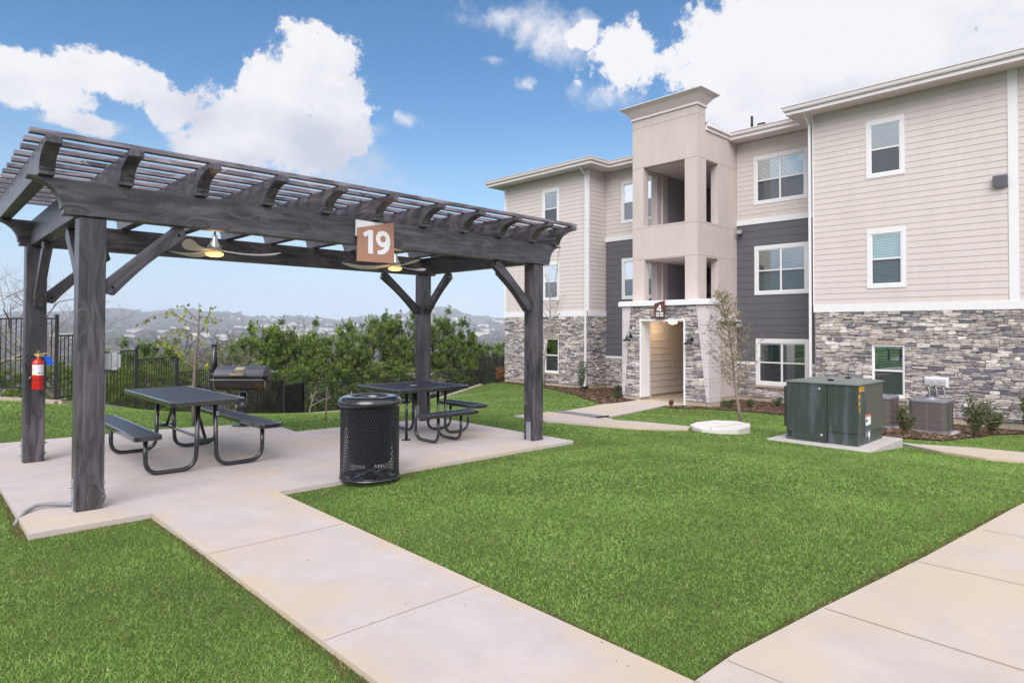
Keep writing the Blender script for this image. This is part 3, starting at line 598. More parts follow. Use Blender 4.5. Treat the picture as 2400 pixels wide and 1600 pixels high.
# ------------------------------------------------------------------ picnic tables
def rrect(x0, y0, x1, y1, r, n=5, ch=None):
    pts = []
    for cx, cy, a0 in ((x1-r, y1-r, 0), (x0+r, y1-r, 90), (x0+r, y0+r, 180), (x1-r, y0+r, 270)):
        for i in range(n+1): a = R(a0+90*i/n); pts.append((cx+r*math.cos(a), cy+r*math.sin(a)))
    return pts
def plank(name, x0, y0, x1, y1, z, parent, r=.04, th=.05, label=None):
    """perforated top: a rim with slightly recessed expanded-metal field"""
    m = MB(); out = rrect(x0, y0, x1, y1, r); inn = rrect(x0+.022, y0+.022, x1-.022, y1-.022, max(r-.02, .01)); n = len(out)
    vs = [(a, b, z) for a, b in out] + [(a, b, z) for a, b in inn] + [(a, b, z-th) for a, b in out] + [(a, b, z-.005) for a, b in inn]
    fs = []
    for i in range(n):
        j = (i+1) % n; fs += [(i, j, n+j, n+i), (2*n+i, 2*n+j, j, i), (n+i, n+j, 3*n+j, 3*n+i)]
    m.add(vs, fs); m.add([(a, b, z-th) for a, b in out], [tuple(range(n))])
    o = obj(name, m, 'rim', parent, bevel=.006)
    f = MB(); f.add([(a, b, z-.0045) for a, b in inn], [tuple(range(n))])
    if True:   # expanded metal ribs
        w = .0035; st = .030
        k = x0+.03
        while k < x1-.03: f.box((k-w/2, y0+.024, z-.0042), (k+w/2, y1-.024, z-.0015)); k += st
    obj('field', f, 'blacktop', o)
    return o
def loop(parent, pts, r=.024, rad=.16):
    """bent tube through corner points with rounded corners"""
    P = [Vector(p) for p in pts]; path = [P[0]]
    for i in range(1, len(P)-1):
        a, b, c = P[i-1], P[i], P[i+1]; d1 = (a-b).normalized(); d2 = (c-b).normalized(); rr_ = min(rad, (a-b).length*.48, (c-b).length*.48)
        for k in range(8): s = k/7; p = b + d1*rr_*(1-s)**2 + d2*rr_*s**2 ; path.append(p)
    path.append(P[-1]); m = MB(); m.tube(path, r, 10); return obj('leg', m, 'black', parent)
T1 = thing('picnic_table', 'long rectangular black metal picnic table with two attached benches behind the near post', 'picnic table', (2.47, 8.4, SZ(2.5)))
z0 = SZ(2.47)
plank('tabletop', 2.07, 7.36, 2.85, 9.46, .755, T1, .06)
plank('bench_seat', 1.70, 7.26, 1.96, 9.42, .445, T1, .05); plank('bench_seat', 2.98, 7.26, 3.24, 9.42, .445, T1, .05)
for yy in (7.52, 9.06):
    loop(T1, [(2.38, yy, .70), (2.36, yy, z0+.024), (1.86, yy, z0+.024), (1.86, yy, .395)]); loop(T1, [(2.56, yy, .70), (2.58, yy, z0+.024), (3.10, yy, z0+.024), (3.10, yy, .395)])
m = MB(); m.bar((2.47, 7.52, .30), (2.47, 9.06, .30), .03, .03); m.bar((2.40, 7.52, .30), (2.54, 7.52, .30), .04, .04); m.bar((2.40, 9.06, .30), (2.54, 9.06, .30), .04, .04)
obj('cross_brace', m, 'black', T1)
for a, b in (((2.47, 7.56, .30), (2.47, 7.95, .70)), ((2.47, 9.02, .30), (2.47, 8.63, .70))):
    m = MB(); m.bar(a, b, .028, .028); obj('strut', m, 'black', T1)
m = MB(); m.lathe([(.0265, 0), (.0265, .05)], 14, Matrix.Translation((2.575, 7.52, .565))); obj('tape_band', m, 'galv', T1)
T2 = thing('picnic_table', 'square black metal picnic table with three attached seats near the far post', 'picnic table', (5.57, 7.95, SZ(5.5)))
z0 = SZ(5.57)
tp = plank('tabletop', 4.93, 7.40, 6.21, 8.52, .70, T2, .05)
m = MB(); m.lathe([(.0, .004), (.055, .004), (.06, 0), (.0, 0)], 20, Matrix.Translation((5.57, 7.95, .6975))); obj('umbrella_hole', m, 'galv', T2)
plank('bench_seat', 5.08, 6.93, 6.02, 7.20, .385, T2, .06); plank('bench_seat', 6.30, 7.38, 6.58, 8.36, .385, T2, .06); plank('bench_seat', 5.08, 8.64, 6.02, 8.90, .385, T2, .06)
for xx in (5.38, 5.78):
    loop(T2, [(xx, 7.62, .65), (xx, 7.62, z0+.024), (xx, 7.08, z0+.024), (xx, 7.08, .335)], .021, .15); loop(T2, [(xx, 8.26, .65), (xx, 8.26, z0+.024), (xx, 8.76, z0+.024), (xx, 8.76, .335)], .021, .15)
for yy in (7.70, 8.14): loop(T2, [(5.98, yy, .65), (5.98, yy, z0+.024), (6.43, yy, z0+.024), (6.43, yy, .335)], .021, .15)
for yy in (7.68, 8.08):
    m = MB(); m.tube([(5.26, yy, .65), (5.26, yy, z0+.01)], .021, 10); o = obj('support_post', m, 'black', T2)
    m = MB(); m.lathe([(0, .012), (.07, .010), (.075, 0), (0, 0)], 20, Matrix.Translation((5.26, yy, z0))); obj('foot_plate', m, 'black', o)

# ------------------------------------------------------------------ litter bin
B = thing('litter_bin', 'round black expanded metal litter bin with a hollow lid at the patio edge', 'litter bin', (3.61, 5.95, SZ(3.6)))
bx, by, bz = 3.61, 5.95, SZ(3.6)
m = MB(); NR, NC = 26, 62; rad = .305; H0, H1 = .03, .79
for i in range(NR):
    for k in range(NC):
        a0 = 2*math.pi*(k + (.5 if i % 2 else 0))/NC; a1 = a0 + math.pi/NC; a_1 = a0 - math.pi/NC
        za = H0 + (H1-H0)*i/NR; zb = H0 + (H1-H0)*(i+1)/NR
        P0 = Vector((rad*math.cos(a0), rad*math.sin(a0), za))
        for aa in (a1, a_1):
            P1_ = Vector((rad*math.cos(aa), rad*math.sin(aa), zb)); d = P1_-P0; rr_ = Vector((math.cos(a0), math.sin(a0), 0)); s = d.cross(rr_).normalized()*.0029; o_ = rr_*.003
            m.add([P0-s-o_, P1_-s-o_, P1_+s-o_, P0+s-o_, P0-s+o_, P1_-s+o_, P1_+s+o_, P0+s+o_], [(4,5,6,7), (0,3,2,1), (0,1,5,4), (3,7,6,2)])
obj('mesh_body', m, 'meshsteel', B, world=False)
for zz in (.015, .80):
    m = MB(); m.lathe([(rad-.012, zz-.014), (rad+.012, zz-.014), (rad+.012, zz+.014), (rad-.012, zz+.014), (rad-.012, zz-.014)], 48); obj('hoop', m, 'black', B, world=False)
m = MB(); m.lathe([(.0, .17), (.205, .17), (.218, .185), (.245, .80), (.25, .80), (.25, .84)], 40); obj('liner', m, 'rubber', B, world=False)
m = MB(); m.lathe([(.175, .835), (.182, .862), (.21, .872), (.26, .872), (.305, .858), (.332, .828), (.338, .80), (.33, .775), (.312, .765), (.30, .775)], 56); obj('lid', m, 'black', B, world=False)
m = MB(); m.lathe([(0, .0), (.20, .0), (.21, .012), (.14, .022), (.05, .05), (.04, .14), (.10, .165), (0, .165)], 24); obj('base_plate', m, 'black', B, world=False)
m = MB()
for k in range(4): a = R(90*k+30); m.bar((.03*math.cos(a), .03*math.sin(a), .02), (.30*math.cos(a), .30*math.sin(a), .02), .03, .012)
obj('base_cross', m, 'black', B, world=False)
m = MB(); m.bar((-.10, .22, .87), (-.10, .22, .905), .018, .006); obj('hasp', m, 'galv', B, world=False)

# ------------------------------------------------------------------ barbecue
gzb = -.03
Q = thing('charcoal_barbecue', 'black barrel barbecue with chimney pipe and wooden lid handle on a pedestal', 'barbecue', (4.03, 10.55, gzb), R(-43.8))
def lb(m_, name, mat_, par=Q, bevel=0): return obj(name, m_, mat_, par, world=False, bevel=bevel)
zc = .76; Rr = .20; hw = .395
m = MB(); m.lathe([(.0, 0), (.055, 0), (.055, .54), (0, .54)], 16); m.lathe([(0, 0), (.17, 0), (.17, .012), (0, .012)], 24); lb(m, 'pedestal', 'black')
m = MB(); n = 16
for s in (-1, 1): m.add([(s*hw, 0, zc)] + [(s*hw, Rr*math.cos(math.pi*i/n), zc - Rr*.98*math.sin(math.pi*i/n)) for i in range(n+1)], [tuple([0]+[i+1, i+2]) for i in range(n)])
for i in range(n):
    a, b = math.pi*i/n, math.pi*(i+1)/n
    m.quad((-hw, Rr*math.cos(a), zc-Rr*.98*math.sin(a)), (hw, Rr*math.cos(a), zc-Rr*.98*math.sin(a)), (hw, Rr*math.cos(b), zc-Rr*.98*math.sin(b)), (-hw, Rr*math.cos(b), zc-Rr*.98*math.sin(b)), sm=True)
lb(m, 'fire_bowl', 'rust')
m = MB(); m.box((-hw-.05, -Rr-.03, zc-.012), (hw+.012, -Rr+.005, zc)); m.box((-hw-.012, Rr, zc-.012), (hw+.012, Rr+.02, zc)); lb(m, 'front_flange', 'galv')
m = MB(); m.box((-hw, -Rr*.99, zc+.001), (hw, Rr*.99, zc+.05)); lb(m, 'band', 'black')
m = MB(); zl = zc+.05; R2 = Rr*1.0; hh = .155
pr = [(math.cos(math.pi*i/n), math.sin(math.pi*i/n)) for i in range(n+1)]
for s in (-1, 1): m.add([(s*hw, 0, zl)] + [(s*hw, -R2*c, zl+hh*s_) for c, s_ in pr], [(0, i+1, i+2) for i in range(n)])
for i in range(n):
    (c, s_), (c2, s2) = pr[i], pr[i+1]; m.quad((-hw, -R2*c, zl+hh*s_), (hw, -R2*c, zl+hh*s_), (hw, -R2*c2, zl+hh*s2), (-hw, -R2*c2, zl+hh*s2), sm=True)
lid = lb(m, 'lid', 'grillblk')
m = MB(); m.box((-.10, -R2*.93-.012, zl+.105), (.07, -R2*.72-.012, zl+.155)); 
p = MB(); th = math.asin(.62)
def lp(a, off): return (-(R2+off)*math.cos(a), zl+(hh+off)*math.sin(a))
a0, a1 = R(38), R(62); (ya, za), (yb, zb) = lp(a0, .004), lp(a1, .004)
p = MB(); p.quad((-.085, ya, za), (.055, ya, za), (.075, yb, zb), (-.075, yb, zb)); lb(p, 'emblem_plate', 'brass', lid)
for xx in (-.10, .09):
    p = MB(); p.tube([(xx, -R2*.86, zl+.085), (xx, -R2-.05, zl+.05), (xx, -R2-.055, zl+.028)], .006, 6); lb(p, 'handle_bracket', 'galv', lid)
p = MB(); p.tube([(-.12, -R2-.055, zl+.028), (-.07, -R2-.057, zl+.028), (-.005, -R2-.057, zl+.028), (.06, -R2-.057, zl+.028), (.11, -R2-.055, zl+.028)], [.017, .023, .019, .023, .017], 10); lb(p, 'wooden_handle', 'ltwood', lid)
p = MB(); p.lathe([(0, 0), (.012, 0), (.012, .02), (0, .02)], 8, Matrix.Translation((-.21, 0, zl+hh))); lb(p, 'lid_knob', 'black', lid)
m = MB(); m.tube([(-hw-.01, 0, zc+.11), (-hw-.085, 0, zc+.10), (-hw-.085, 0, zc+.14), (-hw-.085, 0, 1.31)], .047, 14); m.box((-hw-.16, -.05, 1.312), (-hw-.035, .05, 1.318)); lb(m, 'chimney', 'black')
m = MB(); m.box((-hw-.12, -.05, zc+.07), (-hw-.001, .05, zc+.078)); lb(m, 'chimney_shelf', 'galv')
m = MB(); m.tube([(hw, 0, zc+.12), (hw+.14, 0, zc+.11), (hw+.165, 0, zc+.14)], .007, 6); m.tube([(hw, -.05, zc+.12), (hw+.12, -.05, zc+.115)], .005, 6); lb(m, 'grate_rods', 'galv')
m = MB(); m.tube([(hw, -.1, zc+.03), (hw+.06, -.1, zc+.03)], .012, 6); m.tube([(hw+.03, -.12, zc+.03), (hw+.06, -.12, zc-.06)], .014, 6); m.box((hw+.002, -.15, zc-.03), (hw+.02, -.05, zc+.05)); lb(m, 'vent_damper', 'rubber')
m = MB(); m.tube([(hw+.01, -.15, zc-.02), (hw+.012, -.15, zc-.14)], .006, 6); lb(m, 'side_hook', 'galv')

# ------------------------------------------------------------------ fire extinguisher on the back-left post
FE = thing('fire_extinguisher', 'red fire extinguisher with white label and blue tag strapped to the back left post', 'fire extinguisher', (1.125, 9.065, .84))
Tm = lambda x, y, z: Matrix.Translation((x, y, z))
m = MB(); m.lathe([(0, 0), (.052, 0), (.057, .008), (.057, .295), (.050, .325), (.030, .345), (.018, .352), (.018, .366), (0, .366)], 28); obj('cylinder', m, 'red', FE, world=False)
m = MB(); m.lathe([(.0578, .165), (.0578, .285)], 28); 
lab = MB()
for i in range(12):
    a, b = R(200+i*13), R(200+(i+1)*13); lab.quad((.0577*math.cos(a), .0577*math.sin(a), .165), (.0577*math.cos(b), .0577*math.sin(b), .165), (.0577*math.cos(b), .0577*math.sin(b), .285), (.0577*math.cos(a), .0577*math.sin(a), .285), sm=True)
lo = obj('paper_label', lab, 'white', FE, world=False)
st = MB()
for i in range(4):
    a, b = R(200+i*13), R(200+(i+1)*13); r_ = .0582; st.quad((r_*math.cos(a), r_*math.sin(a), .165), (r_*math.cos(b), r_*math.sin(b), .165), (r_*math.cos(b), r_*math.sin(b), .178), (r_*math.cos(a), r_*math.sin(a), .178), sm=True)
obj('yellow_stripe', st, 'yellow', lo, world=False)
tx = MB()
for (i0, w_, z_, h_) in [(0, 3, .24, .003), (0, 3, .225, .003), (0, 3, .21, .003), (4.5, 6, .262, .0035), (4.5, 3, .243, .003), (9, 2, .243, .003), (4.5, 5, .225, .003), (5, 1.4, .185, .014), (7.4, 1.4, .185, .014), (9.7, 1.2, .185, .014)]:
    a, b = R(202+i0*13), R(202+(i0+w_)*13); r_ = .0582
    for s in range(3): aa = a+(b-a)*s/3; bb = a+(b-a)*(s+1)/3; tx.quad((r_*math.cos(aa), r_*math.sin(aa), z_), (r_*math.cos(bb), r_*math.sin(bb), z_), (r_*math.cos(bb), r_*math.sin(bb), z_+h_), (r_*math.cos(aa), r_*math.sin(aa), z_+h_))
obj('label_marks', tx, 'pvc', lo, world=False)
m = MB(); m.lathe([(.0585, .108), (.0585, .114)], 24); obj('strap', m, 'rubber', FE, world=False)
m = MB(); m.tube([(0,0,.366), (0,0,.40)], .016, 10); m.box((-.035, -.012, .385), (-.012, .012, .415)); m.bar((-.02, 0, .398), (.085, -.01, .42), .014, .010); m.bar((-.01, 0, .385), (.06, -.01, .388), .012, .008); obj('valve', m, 'brass', FE, world=False)
m = MB(); m.bar((0, -.005, .40), (-.012, -.01, .455), .004, .004); m.bar((.0, -.005, .40), (.012, -.01, .45), .003, .003); obj('pull_pin_tie', m, 'brass', FE, world=False)
hs = [(-.015, 0, .385), (-.06, -.01, .385), (-.105, -.02, .355), (-.118, -.02, .30), (-.105, -.02, .23), (-.088, -.015, .17), (-.078, -.01, .125)]
m = MB(); m.tube(hs, .0085, 8); obj('hose', m, 'rubber', FE, world=False)
m = MB(); m.tube([(-.078, -.01, .15), (-.078, -.01, .137)], .011, 8); obj('hose_ferrule', m, 'white', FE, world=False)
m = MB(); m.tube([(-.078, -.01, .137), (-.076, -.008, .085)], .012, 8); obj('nozzle', m, 'rubber', FE, world=False)
m = MB(); m.prism([(.050, .375), (.098, .382), (.142, .305), (.138, .290), (.088, .272)], -.045, -.043, 'xz'); obj('inspection_tag', m, 'blue', FE, world=False)
m = MB(); m.box((-.025, .0, .10), (.03, .075, .13)); m.box((-.012, .055, .0), (.012, .075, .36)); obj('wall_bracket', m, 'rubber', FE, world=False)

# ------------------------------------------------------------------ electrical box and conduit on the near post
EB = thing('electrical_box', 'grey weatherproof electrical box with clear cover on the near post', 'electrical box', (1.30, 6.52, 1.25))
m = MB(); m.box((1.267, 6.475, 1.185), (1.325, 6.56, 1.325)); obj('back_box', m, 'greybox', EB, bevel=.004)
m = MB(); m.box((1.3265, 6.468, 1.178), (1.372, 6.567, 1.332)); k = obj('cover', m, 'greybox', EB, bevel=.006); m = MB(); m.box((1.345, 6.462, 1.215), (1.36, 6.467, 1.25)); obj('latch', m, 'galv', k)
m = MB(); m.box((1.3735, 6.478, 1.195), (1.40, 6.557, 1.318)); obj('clear_lid', m, 'greybox', EB, bevel=.008)
m = MB(); m.box((1.315, 6.49, 1.333), (1.39, 6.50, 1.35)); obj('hinge', m, 'galv', EB)
CN = thing('electrical_conduit', 'thin grey conduit down the near post and across the patio corner', 'conduit', (1.28, 6.52, 0))
m = MB(); m.tube([(1.295, 6.52, 1.184), (1.282, 6.52, 1.10), (1.282, 6.52, .12), (1.30, 6.52, .07), (1.285, 6.53, .025), (1.25, 6.60, .015)], .011, 8); obj('riser', m, 'pvc', CN)
m = MB(); m.tube([(1.282, 6.52, .10), (1.282, 6.52, .14)], .016, 8); obj('coupling', m, 'pvc', CN)
m = MB(); m.tube([(1.25, 6.64, .018), (1.06, 6.66, .018), (.93, 6.74, .03), (.84, 6.75, .03), (.76, 6.66, .016), (.70, 6.55, -.01), (.66, 6.50, -.06)], .0155, 10); obj('ground_run', m, 'pvc', CN)
# ------------------------------------------------------------------ apartment building
BL = thing('apartment_building', 'three storey apartment building with cream siding, grey stone base and projecting entrance tower', 'building', (21, 10, -1))
def plane(kind, d):
    """returns P(u, off, z): u along the wall, off = distance in front of the wall plane"""
    if kind == 'x': return lambda u, off, z: (d-off, u, z)      # wall facing -x, u = y
    return lambda u, off, z: (u, d-off, z)                       # wall facing -y, u = x
def subtract(u0, u1, holes):
    segs = [(u0, u1)]
    for a, b in holes:
        out = []
        for s, e in segs:
            if b <= s or a >= e: out.append((s, e)); continue
            if a > s: out.append((s, a))
            if b < e: out.append((b, e))
        segs = out
    return [s for s in segs if s[1]-s[0] > .015]
def siding(name, P, u0, u1, z0, z1, m, holes=(), exp=.178, lip=.0105, parent=BL):
    mb = MB(); z = z0
    while z < z1-.01:
        zt = min(z+exp, z1)
        cuts = sorted({z, zt} | {h for q in holes for h in (q[2], q[3]) if z < h < zt})
        for za, zb in zip(cuts[:-1], cuts[1:]):
            mid = (za+zb)/2
            for a, b in subtract(u0, u1, [(q[0], q[1]) for q in holes if q[2] < mid < q[3]]):
                oa = lip*(1-(za-z)/exp)+.003; ob = lip*(1-(zb-z)/exp)+.003
                mb.quad(P(a, oa, za), P(b, oa, za), P(b, ob, zb), P(a, ob, zb))
                if za == z: mb.quad(P(a, -.004, za), P(b, -.004, za), P(b, oa, za), P(a, oa, za))
        z += exp
    for a, b in ((u0, u1),):
        for zz0, zz1 in ((z0, z1),):
            cu = sorted({a, b} | {v for q in holes for v in q[:2]}); cz = sorted({zz0, zz1} | {v for q in holes for v in q[2:4]})
            for i in range(len(cu)-1):
                for j in range(len(cz)-1):
                    mu, mz = (cu[i]+cu[i+1])/2, (cz[j]+cz[j+1])/2
                    if not (a < mu < b and zz0 < mz < zz1) or any(q[0] < mu < q[1] and q[2] < mz < q[3] for q in holes): continue
                    mb.quad(P(cu[i], -.006, cz[j]), P(cu[i+1], -.006, cz[j]), P(cu[i+1], -.006, cz[j+1]), P(cu[i], -.006, cz[j+1]))
    return obj(name, mb, m, parent)
PAL = [((.64,.58,.55), 5), ((.50,.45,.44), 5), ((.39,.36,.37), 4), ((.25,.24,.285), 3.6), ((.18,.17,.205), 1.4), ((.57,.50,.46), 3.4), ((.35,.30,.30), 2.2), ((.74,.69,.66), 3.4)]
PC = [p[0] for p in PAL]; PW = [p[1] for p in PAL]
def stone(name, P, edge, z0, z1, holes=(), seed=1, parent=BL, zwob=.012):
    """edge(z) -> (u0,u1). irregular ledge stones, each with its own face, depth and tone"""
    rd = random.Random(seed); mb = MB(); z = z0
    def one(a, b, za, zb):
        if b-a < .02 or zb-za < .012: return
        c = rd.choices(PC, PW)[0]; k = rd.uniform(.82, 1.15); c = tuple(min(1, x*k) for x in c)
        dp = rd.uniform(.022, .055); g = .0045; bv = min(.013, (zb-za)*.24)
        def W_(u, z_): return z_ + (zwob*math.sin(u*3.1+z_*5+seed)+zwob*.6*math.sin(u*8.3-z_*9))*min(1, max(0, (z_-z0)/.1))*min(1, max(0, (z1-z_)/.1))
        n = 3 if b-a > .16 else 2
        us = [a+g+(b-a-2*g)*i/n for i in range(n+1)]
        jt = [rd.uniform(-.006, .005) for _ in range(n+1)]; jb = [rd.uniform(-.005, .006) for _ in range(n+1)]
        jt[0] -= rd.uniform(0, .012)*(zb-za)/.07; jb[0] += rd.uniform(0, .010)*(zb-za)/.07; jt[-1] -= rd.uniform(0, .012)*(zb-za)/.07; jb[-1] += rd.uniform(0, .010)*(zb-za)/.07
        top = [(u, zb-g+jt[i]) for i, u in enumerate(us)]; bot = [(u, za+g+jb[i]) for i, u in enumerate(us)]
        ui = [us[0]+bv] + us[1:-1] + [us[-1]-bv]
        vs = []
        for pts, off in ((bot, 0), (top, 0), (bot, dp-.012), (top, dp-.006)):
            for u, zz in pts: vs.append(P(u, off, W_(u, zz)))
        for sgn, pts in ((1, bot), (-1, top)):
            for i, (u, zz) in enumerate(pts): vs.append(P(ui[i], dp + rd.uniform(-.005, .005) - (.010 if sgn > 0 else 0), W_(u, zz + sgn*bv)))
        m_ = n+1; B0, T0, B1, T1_, BI, TI = [i*m_ for i in range(6)]; fs = []
        for i in range(n):
            fs += [(BI+i, BI+i+1, TI+i+1, TI+i), (B1+i, B1+i+1, BI+i+1, BI+i), (TI+i, TI+i+1, T1_+i+1, T1_+i), (B0+i, B0+i+1, B1+i+1, B1+i), (T1_+i, T1_+i+1, T0+i+1, T0+i)]
        fs += [(B1, BI, TI, T1_), (BI+n, B1+n, T1_+n, TI+n), (B0, B1, T1_, T0), (B1+n, B0+n, T0+n, T1_+n)]
        mb.add(vs, fs, c)
    while z < z1-.02:
        h = rd.uniform(.07, .115)
        if z1-z-h < .05: h = z1-z
        mid = z+h/2; u0, u1 = edge(mid)
        hl = [(q[0], q[1]) for q in holes if q[2]-.03 < mid < q[3]+.03]
        for a, b in subtract(u0, u1, hl):
            u = a
            while u < b-.01:
                w = rd.uniform(.16, .44)
                if b-u-w < .10: w = b-u
                r = rd.random()
                if r < .30: one(u, u+w, z, z+h)
                elif r < .86:
                    f = rd.uniform(.38, .62); one(u, u+w, z, z+h*f)
                    if w > .28 and rd.random() < .5: g_ = rd.uniform(.35, .65); one(u, u+w*g_, z+h*f, z+h); one(u+w*g_, u+w, z+h*f, z+h)
                    else: one(u, u+w, z+h*f, z+h)
                else:
                    g_ = rd.uniform(.3, .7); one(u, u+w*g_, z, z+h); one(u+w*g_, u+w, z, z+h*.5); one(u+w*g_, u+w, z+h*.5, z+h)
                u += w
        z += h
    o = obj(name, mb, 'stone', parent)
    bk = MB(); zc_ = sorted({z0, z1} | {v for q in holes for v in q[2:4] if z0 < v < z1} | {z0+(z1-z0)*i/6 for i in range(7)})
    for za, zb in zip(zc_[:-1], zc_[1:]):
        mz = (za+zb)/2; ea, eb = edge(za), edge(zb); hs_ = [(q[0], q[1]) for q in holes if q[2] < mz < q[3]]
        if not hs_: bk.quad(P(ea[0], .004, za), P(ea[1], .004, za), P(eb[1], .004, zb), P(eb[0], .004, zb))
        else:
            e0 = edge(mz)
            for a, b in subtract(e0[0], e0[1], hs_): bk.quad(P(a, .004, za), P(b, .004, za), P(b, .004, zb), P(a, .004, zb))
    obj('mortar_backing', bk, 'mortar', o)
    return o
def pbox(P, u0, u1, o0, o1, z0, z1, mb=None):
    mb = mb or MB(); a, b = P(u0, o0, z0), P(u1, o1, z1)
    mb.box(tuple(min(i, j) for i, j in zip(a, b)), tuple(max(i, j) for i, j in zip(a, b))); return mb
def wbox(name, P, u0, u1, o0, o1, z0, z1, m, parent=BL, bevel=0): return obj(name, pbox(P, u0, u1, o0, o1, z0, z1), m, parent, bevel=bevel)
def window(P, u0, u1, z0, z1, cols=1, tr=.115, top=.15, trim=True, open_=.3, seed=0, sill=False, glass='glass', hwid=.024):
    """outer size of the trim; holes in the wall equal the outer size less a lap"""
    rd = random.Random(seed); 
    fr = MB(); iu0, iu1, iz0, iz1 = (u0+tr, u1-tr, z0+tr, z1-top) if trim else (u0+.03, u1-.03, z0+.06, z1-.03)
    mm = 'trim'
    if trim:
        pbox(P, u0, u1, -.03, .026, z1-top, z1, fr); pbox(P, u0, u1, -.03, .028, z0, z0+tr, fr); pbox(P, u0, u0+tr, -.03, .024, z0+tr, z1-top, fr); pbox(P, u1-tr, u1, -.03, .024, z0+tr, z1-top, fr)
    else:
        pbox(P, u0, u1, -.03, .046, z1-.03, z1, fr); pbox(P, u0, u1, -.03, .060, z0, z0+.06, fr); pbox(P, u0, u0+.03, -.03, .044, z0+.06, z1-.03, fr); pbox(P, u1-.03, u1, -.03, .044, z0+.06, z1-.03, fr)
    w = obj('window', fr, mm, BL)
    s = MB(); v = .032; wd = (iu1-iu0)/cols; mid = iz0+(iz1-iz0)*.50
    for k in range(cols):
        a, b = iu0+wd*k, iu0+wd*(k+1)
        pbox(P, a, a+v, -.05, .004, iz0, iz1, s); pbox(P, b-v, b, -.05, .004, iz0, iz1, s); pbox(P, a+v, b-v, -.05, .005, iz1-v, iz1, s); pbox(P, a+v, b-v, -.05, .006, iz0, iz0+v, s); pbox(P, a+v, b-v, -.045, .010, mid-.022, mid+.022, s)
    obj('sash', s, 'vinyl', w)
    for k in range(cols):
        a, b = iu0+wd*k+v, iu0+wd*(k+1)-v
        g = MB(); g.quad(P(a, -.020, mid+.022), P(b, -.020, mid+.022), P(b, -.020, iz1-v), P(a, -.020, iz1-v)); obj('pane', g, glass, w)
        g = MB(); g.quad(P(a, -.030, iz0+v), P(b, -.030, iz0+v), P(b, -.030, mid-.022), P(a, -.030, mid-.022)); obj('pane', g, glass, w)
        g = MB(); g.quad(P(a, -.012, iz0+v), P(b, -.012, iz0+v), P(b, -.012, mid-.022), P(a, -.012, mid-.022)); obj('insect_screen', g, 'insect', w)
        bl = MB(); zz = iz0+v+.02; ang = R(rd.uniform(*open_) if isinstance(open_, tuple) else open_*100); hw_ = hwid
        while zz < iz1-v-.02:
            c, s_ = hw_*math.cos(ang), hw_*math.sin(ang)
            bl.quad(P(a+.004, -.075+c, zz-s_), P(b-.004, -.075+c, zz-s_), P(b-.004, -.075-c, zz+s_), P(a+.004, -.075-c, zz+s_)); zz += .047
        pbox(P, a+.002, b-.002, -.10, -.05, iz1-v-.05, iz1-v, bl)
        obj('blind', bl, 'blind', w)
    g = MB(); 
    pts = [(iu0, iz0), (iu1, iz0), (iu1, iz1), (iu0, iz1)]
    g.quad(*[P(u, -.45, z_) for u, z_ in pts])
    for i in range(4): (ua, za), (ub, zb) = pts[i], pts[(i+1) % 4]; g.quad(P(ua, -.05, za), P(ub, -.05, zb), P(ub, -.45, zb), P(ua, -.45, za))
    obj('interior', g, 'room', w)
    return (u0+.02, u1-.02, z0+.02, z1-.02)

PXw = plane('x', 21.0); PXr = plane('x', 22.2)
SB = 2.11; SBT = 2.33        # top of stone / top of band
# window rectangles (u0,u1,z0,z1)
RWn = [(5.37, 6.40, 6.11, 7.85), (5.355, 6.395, 2.80, 4.575)]; RWs = (5.41, 6.27, -.43, 1.11)
LWn = [(18.88, 19.90, 6.11, 7.87), (18.86, 19.88, 2.83, 4.57)]; LWs = (18.88, 19.74, -.40, 1.14)
RCn = [(8.58, 10.49, 6.05, 7.80), (8.57, 10.47, 2.80, 4.56), (8.57, 10.435, -.42, 1.235)]
LCn = [(14.45, 16.37, 6.07, 7.88), (14.43, 16.34, 2.83, 4.58)]
lapt = lambda q, l=.03: (q[0]+l, q[1]-l, q[2]+l, q[3]-l)
# right wing: plane x=21, from y=-3 to 7.93
siding('cream_siding', PXw, 2.98, 7.93, SBT, 8.42, 'siding', [lapt(q) for q in RWn])
siding('cream_siding', PXw, -3.0, 2.76, SBT, 8.42, 'siding')
stone('stone_veneer', PXw, lambda z: (-3.0, 7.90), -.86, SB, [lapt(RWs, 0)], seed=3)
wbox('band_board', PXw, -3.0, 7.95, -.02, .045, SB, SBT, 'trim'); wbox('corner_board', PXw, 7.931, 7.965, -.02, .03, SBT, 8.42, 'trim'); wbox('corner_board', PXw, 2.762, 2.978, -.02, .03, SBT, 8.42, 'trim')
wbox('foundation', PXw, -3.0, 7.93, -.3, -.01, -1.5, -.862, 'found')
m = MB(); m.quad((21.0, 7.93, -1.3), (22.2, 7.93, -1.3), (22.2, 7.93, 8.5), (21.0, 7.93, 8.5)); obj('return_wall', m, 'siding', BL)
for q in RWn: window(PXw, *q, seed=int(q[2]*7), open_=.50 if q[2] < 4 else .56, glass='glass_teal' if q[2] < 4 else 'glass')
window(PXw, *RWs, trim=False, open_=.10, glass='glass_teal')
def lintel(P, u0, u1, z0, z1, n):
    mb = MB(); w = (u1-u0)/n
    for i in range(n): pbox(P, u0+w*i+.004, u0+w*(i+1)-.004, 0, .062, z0, z1, mb)
    obj('stone_lintel', mb, 'lime', BL, bevel=.006)
lintel(PXw, 5.36, 6.36, 1.125, 1.225, 5); lintel(PXw, 18.83, 19.80, 1.155, 1.25, 5)
wbox('window_sill', PXw, 5.34, 6.34, .0, .085, -.50, -.435, 'lime'); wbox('window_sill', PXw, 18.83, 19.80, .0, .085, -.47, -.405, 'lime')
